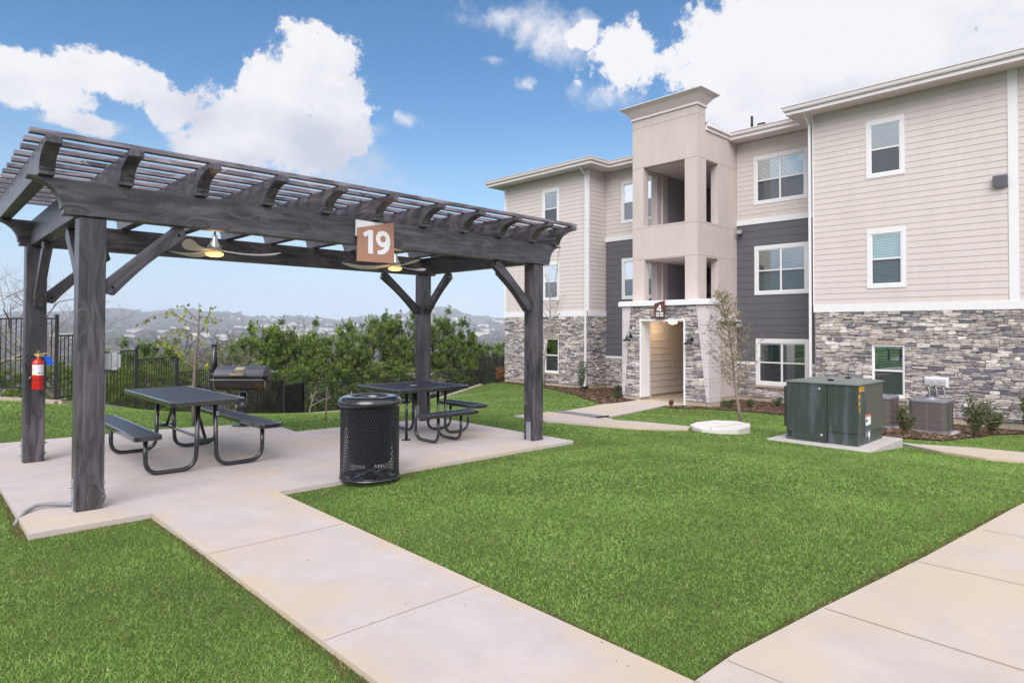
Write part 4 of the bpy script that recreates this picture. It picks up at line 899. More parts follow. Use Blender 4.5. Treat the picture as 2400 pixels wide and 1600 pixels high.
# left wing
siding('cream_siding', PXw, 17.36, 22.30, SBT, 8.40, 'siding', [lapt(q) for q in LWn])
stone('stone_veneer', PXw, lambda z: (17.25, 22.38), -.84, SB, [lapt(LWs, 0)], seed=5)
wbox('band_board', PXw, 17.2, 22.40, -.02, .045, SB, SBT, 'trim'); wbox('corner_board', PXw, 22.30, 22.42, -.02, .03, SBT, 8.40, 'trim'); wbox('corner_board', PXw, 17.215, 17.36, -.02, .03, SBT, 8.40, 'trim')
wbox('foundation', PXw, 17.2, 22.38, -.3, -.01, -1.4, -.842, 'found')
for q in LWn: window(PXw, *q, seed=int(q[2]*9), open_=.66 if q[2] > 4 else .6, glass='glass_teal' if q[2] < 4 else 'glass')
window(PXw, *LWs, trim=False, open_=.62, glass='glass_teal')
# return face of the left wing (faces -y)
PYl = plane('y', 17.22)
siding('cream_siding', PYl, 21.07, 22.22, SBT, 8.40, 'siding'); stone('stone_veneer', PYl, lambda z: (20.96, 22.22), -.84, SB, seed=8)
wbox('band_board', PYl, 20.955, 22.22, -.02, .045, SB+.001, SBT-.001, 'trim'); wbox('corner_board', PYl, 20.972, 21.07, -.018, .028, SBT, 8.399, 'trim'); wbox('foundation', PYl, 21.01, 22.2, -.3, -.012, -1.4, -.843, 'found')
m = MB(); m.quad((21.0, 22.4, -1.3), (34, 22.4, -1.3), (34, 22.4, 8.5), (21.0, 22.4, 8.5)); obj('end_wall', m, 'siding', BL)
# recessed wall right of the tower
siding('cream_siding', PXr, 8.0, 11.14, 5.56, 8.38, 'siding', [lapt(RCn[0])]); wbox('band_board', PXr, 7.95, 11.14, -.02, .035, 5.365, 5.56, 'trim')
siding('charcoal_siding', PXr, 8.0, 11.14, .40, 5.365, 'dark_siding', [lapt(RCn[1]), lapt(RCn[2])], exp=.262)
wbox('band_board', PXr, 10.44, 11.14, -.02, .035, .30, .398, 'trim'); wbox('band_board', PXr, 7.95, 8.565, -.02, .035, .30, .398, 'trim')
stone('stone_veneer', PXr, lambda z: (7.95, 11.12), -.86, .30, [lapt(RCn[2], 0)], seed=12); wbox('foundation', PXr, 7.93, 11.14, -.3, -.01, -1.5, -.862, 'found')
for i, q in enumerate(RCn): window(PXr, *q, cols=2, seed=i+20, open_=[.52, .52, .06][i], glass=['glass', 'glass_teal', 'glass_teal'][i])
wbox('window_sill', PXr, 8.54, 10.50, .0, .085, -.495, -.423, 'lime')
# recessed wall left of the tower
siding('cream_siding', PXr, 13.8, 17.2, 5.56, 8.38, 'siding', [lapt(LCn[0])]); wbox('band_board', PXr, 13.8, 17.21, -.02, .035, 5.365, 5.56, 'trim')
siding('charcoal_siding', PXr, 13.8, 17.2, .40, 5.365, 'dark_siding', [lapt(LCn[1])], exp=.262); wbox('band_board', PXr, 13.8, 17.21, -.02, .035, .30, .398, 'trim')
stone('stone_veneer', PXr, lambda z: (13.8, 17.2), -.86, .30, seed=15); wbox('foundation', PXr, 13.8, 17.2, -.3, -.01, -1.4, -.862, 'found')
for i, q in enumerate(LCn): window(PXr, *q, cols=2, seed=i+30, open_=[.52, .6][i], glass=['glass', 'glass_teal'][i])

# ---- entrance tower
def wallgrid(name, P, u0, u1, z0, z1, th, holes, m, parent=BL):
    mb = MB(); cu = sorted({u0, u1} | {v for q in holes for v in q[:2]}); cz = sorted({z0, z1} | {v for q in holes for v in q[2:4]})
    inh = lambda u, z: any(q[0] < u < q[1] and q[2] < z < q[3] for q in holes) or not (u0 < u < u1 and z0 < z < z1)
    for i in range(len(cu)-1):
        for j in range(len(cz)-1):
            a, b, c, d = cu[i], cu[i+1], cz[j], cz[j+1]; mu, mz = (a+b)/2, (c+d)/2
            if inh(mu, mz): continue
            mb.quad(P(a, 0, c), P(b, 0, c), P(b, 0, d), P(a, 0, d)); mb.quad(P(a, -th, c), P(b, -th, c), P(b, -th, d), P(a, -th, d))
            e = 1e-4
            for (ua, za, ub, zb, tu, tz) in ((a, c, a, d, a-e, mz), (b, c, b, d, b+e, mz), (a, c, b, c, mu, c-e), (a, d, b, d, mu, d+e)):
                if inh(tu, tz): mb.quad(P(ua, 0, za), P(ub, 0, zb), P(ub, -th, zb), P(ua, -th, za))
    return obj(name, mb, m, parent)
PXt = plane('x', 19.4); PYt = plane('y', 11.15)
FH = [(11.63, 13.32, 5.28, 7.44), (11.63, 13.29, 2.56, 4.07)]
wallgrid('tower_front', PXt, 11.15, 13.80, 2.45, 9.30, .28, FH, 'stucco')
SH = [(19.99, 20.82, 5.28, 7.43), (19.99, 20.82, 2.56, 4.05)]
wallgrid('tower_side', PYt, 19.682, 22.23, -.84, 8.62, .28, SH, 'stucco')
m = MB(); m.box((19.682, 11.15, 8.622), (19.95, 13.80, 9.30)); obj('parapet', m, 'stucco', BL)
# left side wall of the tower, seen from inside through the openings
PYl2 = lambda u, off, z: (u, 13.80+off, z)
wallgrid('tower_side', PYl2, 19.682, 21.3, 2.45, 8.62, .28, [(19.99, 20.60, 5.28, 7.43), (19.99, 20.60, 2.56, 4.05)], 'stucco')
# reveal lines in the stucco
gr = MB()
for zz in (8.92, 7.45, 5.22, 4.10): gr.quad(PXt(11.15, .0015, zz-.008), PXt(13.80, .0015, zz-.008), PXt(13.80, .0015, zz+.008), PXt(11.15, .0015, zz+.008))
for zz in (7.45, 5.22, 4.10): gr.quad(PYt(19.4, .0015, zz-.008), PYt(22.15, .0015, zz-.008), PYt(22.15, .0015, zz+.008), PYt(19.4, .0015, zz+.008))
gr.quad(PYt(19.4, .0015, 8.912), PYt(19.95, .0015, 8.912), PYt(19.95, .0015, 8.928), PYt(19.4, .0015, 8.928))
obj('stucco_reveals', gr, 'joint', BL)
m = MB(); m.box((19.4, 11.15, 2.45), (19.4+.279, 11.1505, 9.30))
# cornice: flared crown around the parapet
x0, x1, y0, y1 = 19.4, 19.95, 11.15, 13.80
def ring(m, offs):
    rows = [[(x0-o, y0-o, z), (x1+o, y0-o, z), (x1+o, y1+o, z), (x0-o, y1+o, z)] for o, z in offs]
    for a, b in zip(rows[:-1], rows[1:]):
        for i in range(4): j = (i+1) % 4; m.quad(a[i], a[j], b[j], b[i])
    m.quad(*rows[-1])
m = MB(); ring(m, [(0, 9.22), (.045, 9.22), (.045, 9.30), (.02, 9.305), (.07, 9.36), (.21, 9.54), (.35, 9.64), (.35, 9.66)]); obj('cornice', m, 'soffit', BL)
m = MB(); ring(m, [(.352, 9.645), (.37, 9.645), (.37, 9.668)]); obj('coping', m, 'gutter', BL)
# floors and ceilings in the tower, breezeway walls
for zz in (2.45, 4.10, 7.48):
    m = MB(); m.box((19.682, 11.432, zz), (30.0, 13.518, zz+.12)); obj('floor_slab' if zz < 3 else 'ceiling', m, 'soffit', BL)
PYc = plane('y', 13.515)
siding('breezeway_siding', PYc, 21.30, 30.0, 4.3, 7.48, 'grey_siding', exp=.26); siding('breezeway_siding', PYc, 21.30, 30.0, 2.57, 4.10, 'grey_siding', exp=.26)
m = MB(); m.box((20.86, 13.46, 4.23), (20.90, 13.514, 7.48)); m.box((20.86, 13.46, 2.571), (20.90, 13.514, 4.099)); obj('corner_trim', m, 'gutter', BL)
PYc2 = lambda u, off, z: (u, 11.435+off, z)
siding('breezeway_siding', PYc2, 22.2, 30.0, 2.57, 4.10, 'grey_siding', exp=.26); siding('breezeway_siding', PYc2, 22.2, 30.0, 4.3, 7.48, 'grey_siding', exp=.26)
m = MB(); m.box((22.9, 13.30, 3.02), (28, 13.36, 3.46)); obj('stair_landing', m, 'panel', BL)
m = MB(); m.box((22.9, 13.29, 3.52), (28, 13.33, 3.58)); m.box((22.9, 13.29, 4.02), (28, 13.33, 4.06))
for k in range(40): m.box((22.9+k*.11, 13.30, 3.58), (22.92+k*.11, 13.32, 4.02))
obj('stair_railing', m, 'fence', BL)
# ---- ground floor portico
PXp = plane('x', 18.9); PYp = plane('y', 10.44)
DO = (11.36, 13.05, -1.2, 1.845)
def eR(z): t = (z+.82)/(2.37+.82); return 10.53+(10.90-10.53)*t
def eL(z): t = (z+.82)/(2.37+.82); return 13.78-(13.78-13.50)*t
stone('stone_veneer', PXp, lambda z: (eR(z)+.005, eL(z)-.005), -.82, 2.37, [(DO[0]-.05, DO[1]+.05, -2, DO[3]+.05)], seed=21)
m = MB(); t = .045
m.prism([(10.44, -.82), (eR(-.82), -.82), (eR(2.37), 2.37), (10.44, 2.37)], 18.9-t, 18.9+.3, 'yz'); o1 = obj('tapered_panel', m, 'panel', BL)
m = MB(); m.prism([(13.87, -.82), (eL(-.82), -.82), (eL(2.37), 2.37), (13.87, 2.37)], 18.9-t, 18.9+.3, 'yz'); o2 = obj('tapered_panel', m, 'panel', BL)
m = MB(); m.box((19.2, 10.44, -.82), (19.60, 10.74, 2.37)); o3 = obj('portico_side', m, 'panel', BL)
m = MB(); m.box((19.2, 13.62, -.82), (19.60, 13.87, 2.37)); obj('portico_side', m, 'panel', BL)
jt_ = [1.71, 1.08, .46, -.17]
gr = MB(); st_ = MB()
for zz in jt_:
    gr.quad((18.8545, 10.44, zz-.006), (18.8545, eR(zz), zz-.006), (18.8545, eR(zz), zz+.006), (18.8545, 10.44, zz+.006)); gr.quad((18.8545, 13.87, zz-.006), (18.8545, eL(zz), zz-.006), (18.8545, eL(zz), zz+.006), (18.8545, 13.87, zz+.006))
    gr.quad((18.855, 10.4395, zz-.006), (19.60, 10.4395, zz-.006), (19.60, 10.4395, zz+.006), (18.855, 10.4395, zz+.006)); gr.quad((20.0, 11.1485, zz-.006), (22.15, 11.1485, zz-.006), (22.15, 11.1485, zz+.006), (20.0, 11.1485, zz+.006))
obj('panel_joints', gr, 'joint', BL)
lv = sorted([-.70] + [z+s for z in jt_ for s in (-.11, .11)] + [2.25])
for zz in lv:
    for uu in (10.50, eR(zz)-.06, 13.81, eL(zz)+.06): st_.box((18.846, uu-.014, zz-.014), (18.8555, uu+.014, zz+.014))
    for xx in (18.95, 19.22, 19.50): st_.box((xx-.014, 10.431, zz-.014), (xx+.014, 10.4405, zz+.014))
    if zz < 1.9:
        for xx in (21.0, 21.4, 21.9): st_.box((xx-.014, 11.140, zz-.014), (xx+.014, 11.1495, zz+.014))
obj('stud_heads', st_, 'pvc', BL)
m = MB(); m.box((18.78, 10.39, 2.372), (19.62, 14.0, 2.54)); obj('portico_cap', m, 'trim', BL, bevel=.008)
m = MB(); m.box((18.84, 10.42, 2.541), (19.62, 13.96, 2.556)); obj('cap_flashing', m, 'gutter', BL)
for a, b in (((18.89, 10.45, -1.4), (19.6, 11.30, -.822)), ((18.89, 13.11, -1.4), (19.6, 13.86, -.822)), ((19.605, 11.17, -1.4), (22.2, 11.40, -.842))): obj('foundation', MB().box(a, b), 'found', BL)
m = MB(); m.box((18.84, 11.30, -.97), (18.955, 11.36, 1.845)); m.box((18.84, 13.05, -.84), (18.955, 13.11, 1.845)); m.box((18.84, 11.30, 1.846), (18.955, 13.11, 1.905)); obj('door_casing', m, 'trim', BL)
for a, b in (((18.956, 13.05, -.84), (19.40, 13.11, 1.845)), ((18.956, 11.30, -.97), (19.62, 11.36, 1.845)), ((19.34, 13.111, -.84), (19.40, 13.52, 1.845))): obj('entry_jamb', MB().box(a, b), 'trim', BL)
siding('entry_siding', plane('y', 13.52), 19.40, 30.0, -.87, 1.845, 'siding', exp=.248, lip=.022)
siding('entry_siding', lambda u, off, z: (u, 11.16+.0+off, z), 19.62, 30.0, -.87, 1.845, 'siding', exp=.248)
m = MB(); m.box((18.956, 11.0, 1.846), (30, 13.8, 1.90)); obj('entry_ceiling', m, 'soffit', BL)
m = MB(); m.box((18.95, 11.1, -1.1), (30, 13.7, -.955)); obj('entry_floor', m, 'found', BL)
m = MB(); m.box((19.41, 13.53, -1.1), (30, 13.6, -.872)); obj('foundation', m, 'found', BL)
# ---- eaves, gutters, roofs
def eave(y0, y1, xf, ov, hz, end0=True, end1=True):
    pass
EO = .62
m = MB()
m.box((20.38, 17.2-EO, 8.42), (23, 22.42+EO, 8.43)); m.box((20.38, -3, 8.42), (23, 7.95+EO, 8.43)); m.box((21.58, 7.95+EO, 8.421), (23, 17.2-EO, 8.431)); obj('soffit', m, 'soffit', BL)
def gutter(pts, name='gutter'):
    """fascia and gutter following plan points; outside is on the left of the walking direction"""
    m = MB(); f = MB(); n = len(pts); P2 = [Vector((a, b)) for a, b in pts]
    nrm = []
    for i in range(n):
        ds = []
        if i > 0: ds.append((P2[i]-P2[i-1]).normalized())
        if i < n-1: ds.append((P2[i+1]-P2[i]).normalized())
        ns = [Vector((-d.y, d.x)) for d in ds]
        if len(ns) == 2: b = (ns[0]+ns[1]); b = b/ (b.dot(ns[0])); nrm.append(b)
        else: nrm.append(ns[0])
    prof_f = [(0, 8.435), (0, 8.64), (-.03, 8.64)]
    prof_g = [(.002, 8.54), (.055, 8.54), (.075, 8.575), (.085, 8.64), (.112, 8.665), (.112, 8.685), (.095, 8.685), (.095, 8.67), (.002, 8.66)]
    for pr, mb in ((prof_f, f), (prof_g, m)):
        for (o0, z0_), (o1, z1_) in zip(pr[:-1], pr[1:]):
            for i in range(n-1):
                a, b = P2[i]+nrm[i]*o0, P2[i+1]+nrm[i+1]*o0; c, d = P2[i+1]+nrm[i+1]*o1, P2[i]+nrm[i]*o1
                mb.quad((a.x, a.y, z0_), (b.x, b.y, z0_), (c.x, c.y, z1_), (d.x, d.y, z1_))
    obj('fascia', f, 'gutter', BL); obj(name, m, 'gutter', BL)
gutter([(20.38, -3), (20.38, 7.95+EO), (21.58, 7.95+EO), (21.58, 11.15)])
gutter([(21.58, 13.8), (21.58, 17.2-EO), (20.38, 17.2-EO), (20.38, 22.42+EO), (30, 22.42+EO)])
# low hipped roof over the whole block
m = MB(); sl_ = .333; zt_ = 8.67
def rp(x, y, xe): return (x, y, zt_ + (x-xe)*sl_)
m.quad(rp(20.30, -3, 20.30), rp(20.30, 8.65, 20.30), rp(27, 8.65, 20.30), rp(27, -3, 20.30)); m.quad(rp(21.50, 8.65, 21.50), rp(21.50, 16.5, 21.50), rp(27, 16.5, 21.50), rp(27, 8.65, 21.50))
m.add([(20.30, 16.5, zt_), (20.30, 23.1, zt_), (24.0, 19.8, zt_+3.7*sl_), (27, 19.8, zt_+3.7*sl_), (27, 23.1, zt_), (27, 16.5, zt_), (24, 16.5, zt_)], [(0, 1, 2), (1, 4, 3, 2), (0, 2, 3, 5, 6)])
obj('roof', m, 'shingle', BL)
# tower side gutter and roof
m = MB(); m.box((19.96, 11.03, 8.565), (22.0, 11.149, 8.70)); obj('tower_gutter', m, 'gutter', BL, bevel=.02)
m = MB(); m.box((19.96, 11.10, 8.45), (22.0, 11.148, 8.563)); obj('tower_fascia', m, 'gutter', BL)
m = MB(); m.add([(19.95, 11.05, 8.69), (19.95, 13.9, 8.69), (24, 13.9, 8.69), (24, 11.05, 8.69), (19.95, 12.45, 9.15), (24, 12.45, 9.15)], [(0, 3, 5, 4), (1, 4, 5, 2), (0, 4, 1)]); obj('roof', m, 'shingle', BL)
m = MB(); m.tube([(22.3, 10.6, 8.8), (22.3, 10.6, 9.35)], .045, 10); obj('vent_pipe', m, 'rubber', BL)
m = MB(); m.box((22.2, 10.1, 8.86), (22.4, 10.35, 9.0)); obj('roof_vent', m, 'rubber', BL)
m = MB(); m.box((21.6, 8.65, 8.72), (21.8, 8.9, 8.86)); obj('roof_vent', m, 'rubber', BL)
def downspout(y, x=20.93, top=8.56, gx=20.42):
    m = MB(); w = .085
    m.bar((gx, y, 8.56), (gx, y, 8.45), w, w*.8); m.bar((gx, y, 8.47), (x, y-.0, 8.12), w, w*.8, up=(0, 1, 0)); m.bar((x, y, 8.15), (x, y, -.82), w, w*.8, up=(0, 1, 0)); 
    m.bar((x, y, -.80), (x-.14, y, -.93), w, w*.8, up=(0, 1, 0)); o = obj('downspout', m, 'trim', BL, bevel=.012)
    k = MB(); k.bar((x-.10, y, -.90), (x-.22, y, -.97), .12, .10, up=(0, 1, 0)); obj('downspout_foot', k, 'rubber', o)
downspout(8.035, 20.92); downspout(17.30, 20.92)

# ------------------------------------------------------------------ fixtures on the building
def gooseneck(y, z, label):
    t = thing('wall_lamp', label, 'wall lamp', (18.85, y, z), 0, 'gooseneck lamps beside the entrance')
    m = MB(); m.lathe([(0, 0), (.075, 0), (.075, .02), (.03, .03), (0, .03)], 18, Matrix.Translation((.02, 0, 0)) @ Matrix.Rotation(R(-90), 4, 'Y')); obj('wall_plate', m, 'rubber', t, world=False)
    m = MB(); m.tube([(-.01, 0, 0), (-.05, 0, .10), (-.11, 0, .15), (-.18, 0, .14), (-.22, 0, .08), (-.225, 0, .0)], .011, 8); obj('gooseneck', m, 'rubber', t, world=False)
    m = MB(); m.lathe([(0, .02), (.04, .02), (.042, -.05), (.06, -.075), (.115, -.10), (.15, -.155), (.152, -.165), (.14, -.155), (.05, -.10), (0, -.09)], 24, Matrix.Translation((-.225, 0, 0))); obj('shade', m, 'rubber', t, world=False)
gooseneck(13.50, 1.30, 'black gooseneck lamp on the stone left of the entrance'); gooseneck(11.05, 1.22, 'black gooseneck lamp on the stone right of the entrance')
t = thing('ceiling_lamp', 'lit warm ceiling lamp inside the entrance', 'ceiling lamp', (20.35, 12.70, 1.845))
m = MB(); m.lathe([(0, -.015), (.16, -.015), (.16, 0), (0, 0)], 24); obj('base_ring', m, 'gutter', t, world=False)
m = MB(); m.lathe([(0, -.10), (.06, -.095), (.11, -.075), (.14, -.045), (.145, -.016), (0, -.016)], 24); obj('diffuser', m, 'lamp2', t, world=False)
pl = bpy.data.lights.new('entry_glow', 'POINT'); pl.energy = 6.0; pl.color = (1.0, .76, .46); pl.shadow_soft_size = .12; po = bpy.data.objects.new('entry_glow', pl); COL.objects.link(po); po.location = (20.35, 12.85, 1.62)
for xx in (2.63, 5.13):
    pl = bpy.data.lights.new('fan_glow', 'POINT'); pl.energy = .8; pl.color = (1.0, .62, .30); pl.shadow_soft_size = .08; po = bpy.data.objects.new('fan_glow', pl); COL.objects.link(po); po.location = (xx, 7.8, 2.30)
t = thing('entrance_sign', 'brown entrance sign with a slanted top and white number 4', 'sign', (18.85, 12.22, 2.2))
m = MB(); m.prism([(12.43, 1.935), (12.015, 1.935), (12.02, 2.545), (12.43, 2.44)], 18.735, 18.765, 'yz'); obj('face_panel', m, 'brown', t)
m = MB(); m.box((18.766, 12.10, 2.0), (18.85, 12.34, 2.30)); obj('mounting_block', m, 'dk', t)
m = MB(); P4_ = lambda q, off: (18.7335-off, 12.335-q[0], 2.165+q[1])
ribbon(m, [(.150, 0), (.150, .225)], .044, P4_); ribbon(m, [(.005, .062), (.205, .062)], .038, P4_, .005); ribbon(m, [(.022, .060), (.145, .222)], .040, P4_, .006)
obj('digit_four', m, 'white', t)
m = MB()
for r_ in range(3):
    for c_ in range(2): m.box((18.7315, 12.225-.155*c_, 2.105-r_*.052), (18.734, 12.355-.155*c_, 2.135-r_*.052))
obj('lettering', m, 'white', t)
# surface lights and boxes
def simple_thing(name, label, cat, loc, parts, group=None):
    t = thing(name, label, cat, loc, 0, group)
    for nm, mb, mt_, bv in parts: obj(nm, mb, mt_, t, bevel=bv)
    return t
m = MB(); m.prism([(2.98, 5.365), (3.295, 5.365), (3.295, 5.655), (2.98, 5.655)], 20.86, 20.99, 'yz'); b = MB(); b.box((20.875, 3.0, 5.352), (20.98, 3.275, 5.3645)); 
simple_thing('wall_light', 'slate grey box wall light high on the right wing siding', 'wall light', (20.9, 3.14, 5.4), [('housing', m, 'dark_siding', .006), ('lens', b, 'greybox', 0)])
def flood(y, z, label):
    t = thing('flood_light', label, 'flood light', (22.1, y, z), 0, 'flood lights on the dark siding')
    m = MB(); m.box((22.08, y-.06, z-.06), (22.175, y+.06, z+.06)); obj('junction_box', m, 'rubber', t)
    m = MB(); m.box((21.95, y-.10, z-.10), (22.079, y+.09, z+.05)); obj('lamp_head', m, 'pvc', t, bevel=.015)
    m = MB(); m.box((21.93, y-.075, z-.085), (21.949, y+.065, z+.02)); obj('lens', m, 'greybox', t)
flood(10.95, 5.14, 'small dark flood light at the top of the charcoal siding'); flood(10.98, 1.75, 'small dark flood light lower on the charcoal siding behind the young tree')
DB = thing('disconnect_panel', 'white board with three grey disconnect boxes on the stone above the condensers', 'electrical panel', (20.94, 4.62, .1))
m = MB(); m.box((20.92, 4.33, -.03), (20.945, 4.91, .25)); obj('backboard', m, 'trim', DB)
for yy in (4.46, 4.64, 4.82):
    m = MB(); m.box((20.85, yy-.062, .01), (20.919, yy+.062, .185)); o = obj('disconnect_box', m, 'greybox', DB, bevel=.006); m = MB(); m.box((20.842, yy-.04, .125), (20.8495, yy+.04, .145)); obj('nameplate', m, 'white', o)
    m = MB(); m.tube([(20.89, yy, .01), (20.89, yy-.03, -.12), (20.89, yy-.06, -.45)], .014, 8); obj('conduit', m, 'greybox', DB)
m = MB(); m.box((20.88, 3.85, -.55), (20.95, 3.98, -.43)); m2 = MB(); m2.box((20.84, 3.87, -.53), (20.879, 3.96, -.45))
simple_thing('outlet_box', 'small grey weatherproof outlet box low on the stone wall', 'outlet', (20.9, 3.92, -.49), [('base', m, 'greybox', .005), ('cover', m2, 'white', .008)])

# ------------------------------------------------------------------ condensers
def condenser(x, y, label):
    z = G0(x, y)+.06; t = thing('air_conditioner', label, 'air conditioner', (x, y, z), 0, 'air conditioners beside the stone wall'); s = .39; h = .74
    sec = rrect(-s, -s, s, s, .13, 6); n = len(sec)
    def shell(z0_, z1_, k, mb): mb.add([(a*k, b*k, z0_) for a, b in sec]+[(a*k, b*k, z1_) for a, b in sec], [(i, (i+1) % n, (i+1) % n+n, i+n) for i in range(n)])
    m = MB(); 
    for i in range(42): zz = .05+i*.0149; shell(zz, zz+.008, 1.0, m); 
    obj('louvres', m, 'acfin', t, world=False)
    m = MB(); shell(.03, h-.05, .985, m); obj('coil', m, 'rubber', t, world=False)
    m = MB()
    for i in range(0, n, 7):
        a, b = sec[i]; 
    for a, b in ((-s, .0), (s, 0), (0, -s), (0, s)): m.bar((a*1.004, b*1.004, .04), (a*1.004, b*1.004, h-.05), .014, .008)
    for zz in (.18, .33, .48, .62): shell(zz, zz+.006, 1.006, m)
    obj('guard', m, 'acgrey', t, world=False)
    m = MB(); shell(0, .045, 1.02, m); m.add([(a*1.02, b*1.02, .045) for a, b in sec], [tuple(range(n))]); obj('base_pan', m, 'acgrey', t, world=False)
    m = MB(); shell(h-.055, h-.01, 1.02, m); 
    r1 = [(a*1.02, b*1.02, h-.01) for a, b in sec]; r2 = [(a*.97, b*.97, h+.012) for a, b in sec]; cir = [(.27*math.cos(math.atan2(b, a)), .27*math.sin(math.atan2(b, a)), h+.022) for a, b in sec]
    m.add(r1+r2+cir, [(i, (i+1) % n, (i+1) % n+n, i+n) for i in range(n)]+[(n+i, n+(i+1) % n, 2*n+(i+1) % n, 2*n+i) for i in range(n)]); tpp = obj('top_cover', m, 'acgrey', t, world=False)
    m = MB()
    for r_ in (.07, .12, .17, .22, .265): m.lathe([(r_-.004, h+.022), (r_+.004, h+.022), (r_+.004, h+.030), (r_-.004, h+.030)], 32)
    for k in range(8): a = R(45*k); m.bar((.03*math.cos(a), .03*math.sin(a), h+.026), (.27*math.cos(a), .27*math.sin(a), h+.024), .006, .006)
    m.lathe([(0, h+.032), (.07, h+.032), (.075, h+.02)], 20); obj('fan_grille', m, 'galv', t, world=False)
    m = MB(); m.lathe([(0, h-.03), (.27, h-.03)], 24); obj('fan_well', m, 'dk', t, world=False)
    m = MB(); m.box((s*.93, -.20, .32), (s*1.06, .02, .62)); obj('service_box', m, 'greybox', t, world=False, bevel=.01)
    m = MB(); 
    for k in range(3): m.tube([(s+.02, -.12-.04*k, .34), (s+.07, -.18-.05*k, .16), (s+.16+.03*k, -.16, .03), (s+.6, -.05*k, .10)], .014, 6)
    obj('refrigerant_lines', m, 'rubber', t, world=False)
    pd = MB(); pd.box((x-.50, y-.50, z-.16), (x+.50, y+.50, z-.003)); p = obj('equipment_pad', pd, 'concrete2', bevel=.01); tag(p, 'square concrete pad under the ' + ('air conditioner in front of the disconnect panel' if y < 4.5 else 'half hidden air conditioner behind the green transformer'), 'concrete pad', 'pads under the air conditioners')
condenser(17.70, 4.02, 'grey ribbed air conditioner in front of the white disconnect board'); condenser(17.85, 5.20, 'grey ribbed air conditioner half hidden behind the green transformer')

# ------------------------------------------------------------------ transformer and its pad
TZ = -.30
TR = thing('transformer_cabinet', 'weathered green pad mounted transformer cabinet with yellow numbers on its corner', 'transformer', (11.5, 4.05, TZ))
XA, XB, YA, YB, H1_ = 10.93, 12.18, 3.475, 4.60, .985
def tb(name, a, b, m, par=TR, bevel=.004): mb = MB(); mb.box(a, b); return obj(name, mb, m, par, bevel=bevel)
tb('tank', (XA+.42, YA+.012, TZ), (XB-.02, YB-.012, TZ+H1_-.01), 'trans2')
tb('sill', (XA+.012, YA+.010, TZ), (XB-.012, 3.945, TZ+.195), 'trans')
tb('cabinet_hood', (XA, YA, TZ+.197), (XA+.44, 3.943, TZ+H1_), 'trans'); tb('side_panel', (XA+.441, YA+.001, TZ+.197), (XB, YA+.40, TZ+H1_-.001), 'trans2')
d = tb('door', (XA-.005, 3.955, TZ+.045), (XA+.43, YB, TZ+H1_-.02), 'trans'); 
tb('door_flange', (XA-.022, 3.945, TZ+.05), (XA-.004, 3.972, TZ+H1_-.03), 'trans', d, .002); tb('bottom_flange', (XA-.02, 3.95, TZ+.002), (XA+.43, YB+.005, TZ+.043), 'trans', d, .002)
m = MB(); 
for yy, zz in ((4.06, TZ+H1_-.11), (4.03, TZ+.12)): m.lathe([(0, .014), (.018, .014), (.028, .0), (0, 0)], 12, Matrix.Translation((XA-.0055, yy, zz)) @ Matrix.Rotation(R(-90), 4, 'Y'))
obj('door_bolts', m, 'galv', d)
m = MB(); m.tube([(XA-.035, 4.53, TZ+.165), (XA-.035, 4.53, TZ+.125)], .03, 8); m.tube([(XA-.03, 4.53, TZ+.13), (XA-.012, 4.53, TZ+.05)], .015, 8); obj('rusty_padlock', m, 'rust', d)
tb('cooling_fins', (XA+.30, YB+.002, TZ+.16), (XA+.95, YB+.17, TZ+H1_-.12), 'trans')
m = MB(); zc2 = TZ+H1_; a = [(XA-.02, YA-.02, zc2), (XB+.02, YA-.02, zc2), (XB+.02, YB+.02, zc2), (XA-.02, YB+.02, zc2)]; c_ = [(XA+.35, YA+.42, zc2+.055), (XB-.35, YA+.42, zc2+.055), (XB-.35, YB-.42, zc2+.055), (XA+.35, YB-.42, zc2+.055)]
b_ = [(x, y, z-.02) for x, y, z in a]; m.add(a+c_+b_, [(0, 1, 5, 4), (1, 2, 6, 5), (2, 3, 7, 6), (3, 0, 4, 7), (4, 5, 6, 7), (8, 9, 1, 0), (9, 10, 2, 1), (10, 11, 3, 2), (11, 8, 0, 3)]); ld = obj('lid', m, 'translid', TR)
m = MB(); m.box((XA+.14, 3.90, zc2+.024), (XA+.19, 3.98, zc2+.05)); m.box((XA+.5, 3.75, zc2+.056), (XA+.54, 3.83, zc2+.08)); obj('lifting_lug', m, 'dk', ld)
YS = YA-.0035
put_text('2455112', .115, TR, (XA+.165, YS, TZ+H1_-.085), (R(90), 0, 0), 'yellow', .0012, .004, 'yellow_marking', (.62, 1, 1))
for i, s_ in enumerate(('SN', 'LA', 'YI')): put_text(s_, .105, TR, (XA+.060, YS, TZ+H1_-.205-i*.105), (R(90), 0, 0), 'yellow', .0012, .004, 'yellow_marking', (.62, 1, 1))
m = MB(); m.box((XA+.36, YA-.003, TZ+.30), (XA+.60, YA-.0006, TZ+.47)); wl = obj('warning_label', m, 'white', TR)
m = MB(); m.box((XA+.36, YA-.0045, TZ+.435), (XA+.60, YA-.0032, TZ+.47)); obj('orange_band', m, 'orange', wl)
m = MB(); m.box((XA+.375, YA-.0045, TZ+.35), (XA+.42, YA-.0032, TZ+.40)); m.box((XA+.44, YA-.0045, TZ+.365), (XA+.46, YA-.0032, TZ+.39)); obj('pictogram', m, 'dk', wl)
m = MB(); m.box((XA+.34, YA-.02, TZ+.12), (XA+.44, YA-.0, TZ+.20)); m.tube([(XA+.40, YA-.035, TZ+.20), (XA+.40, YA-.035, TZ+.08), (XA+.41, YA-.03, TZ+.055)], .018, 8); m.bar((XA+.38, YA-.03, TZ+.205), (XA+.48, YA-.03, TZ+.215), .012, .02); obj('padlock', m, 'galv', TR)
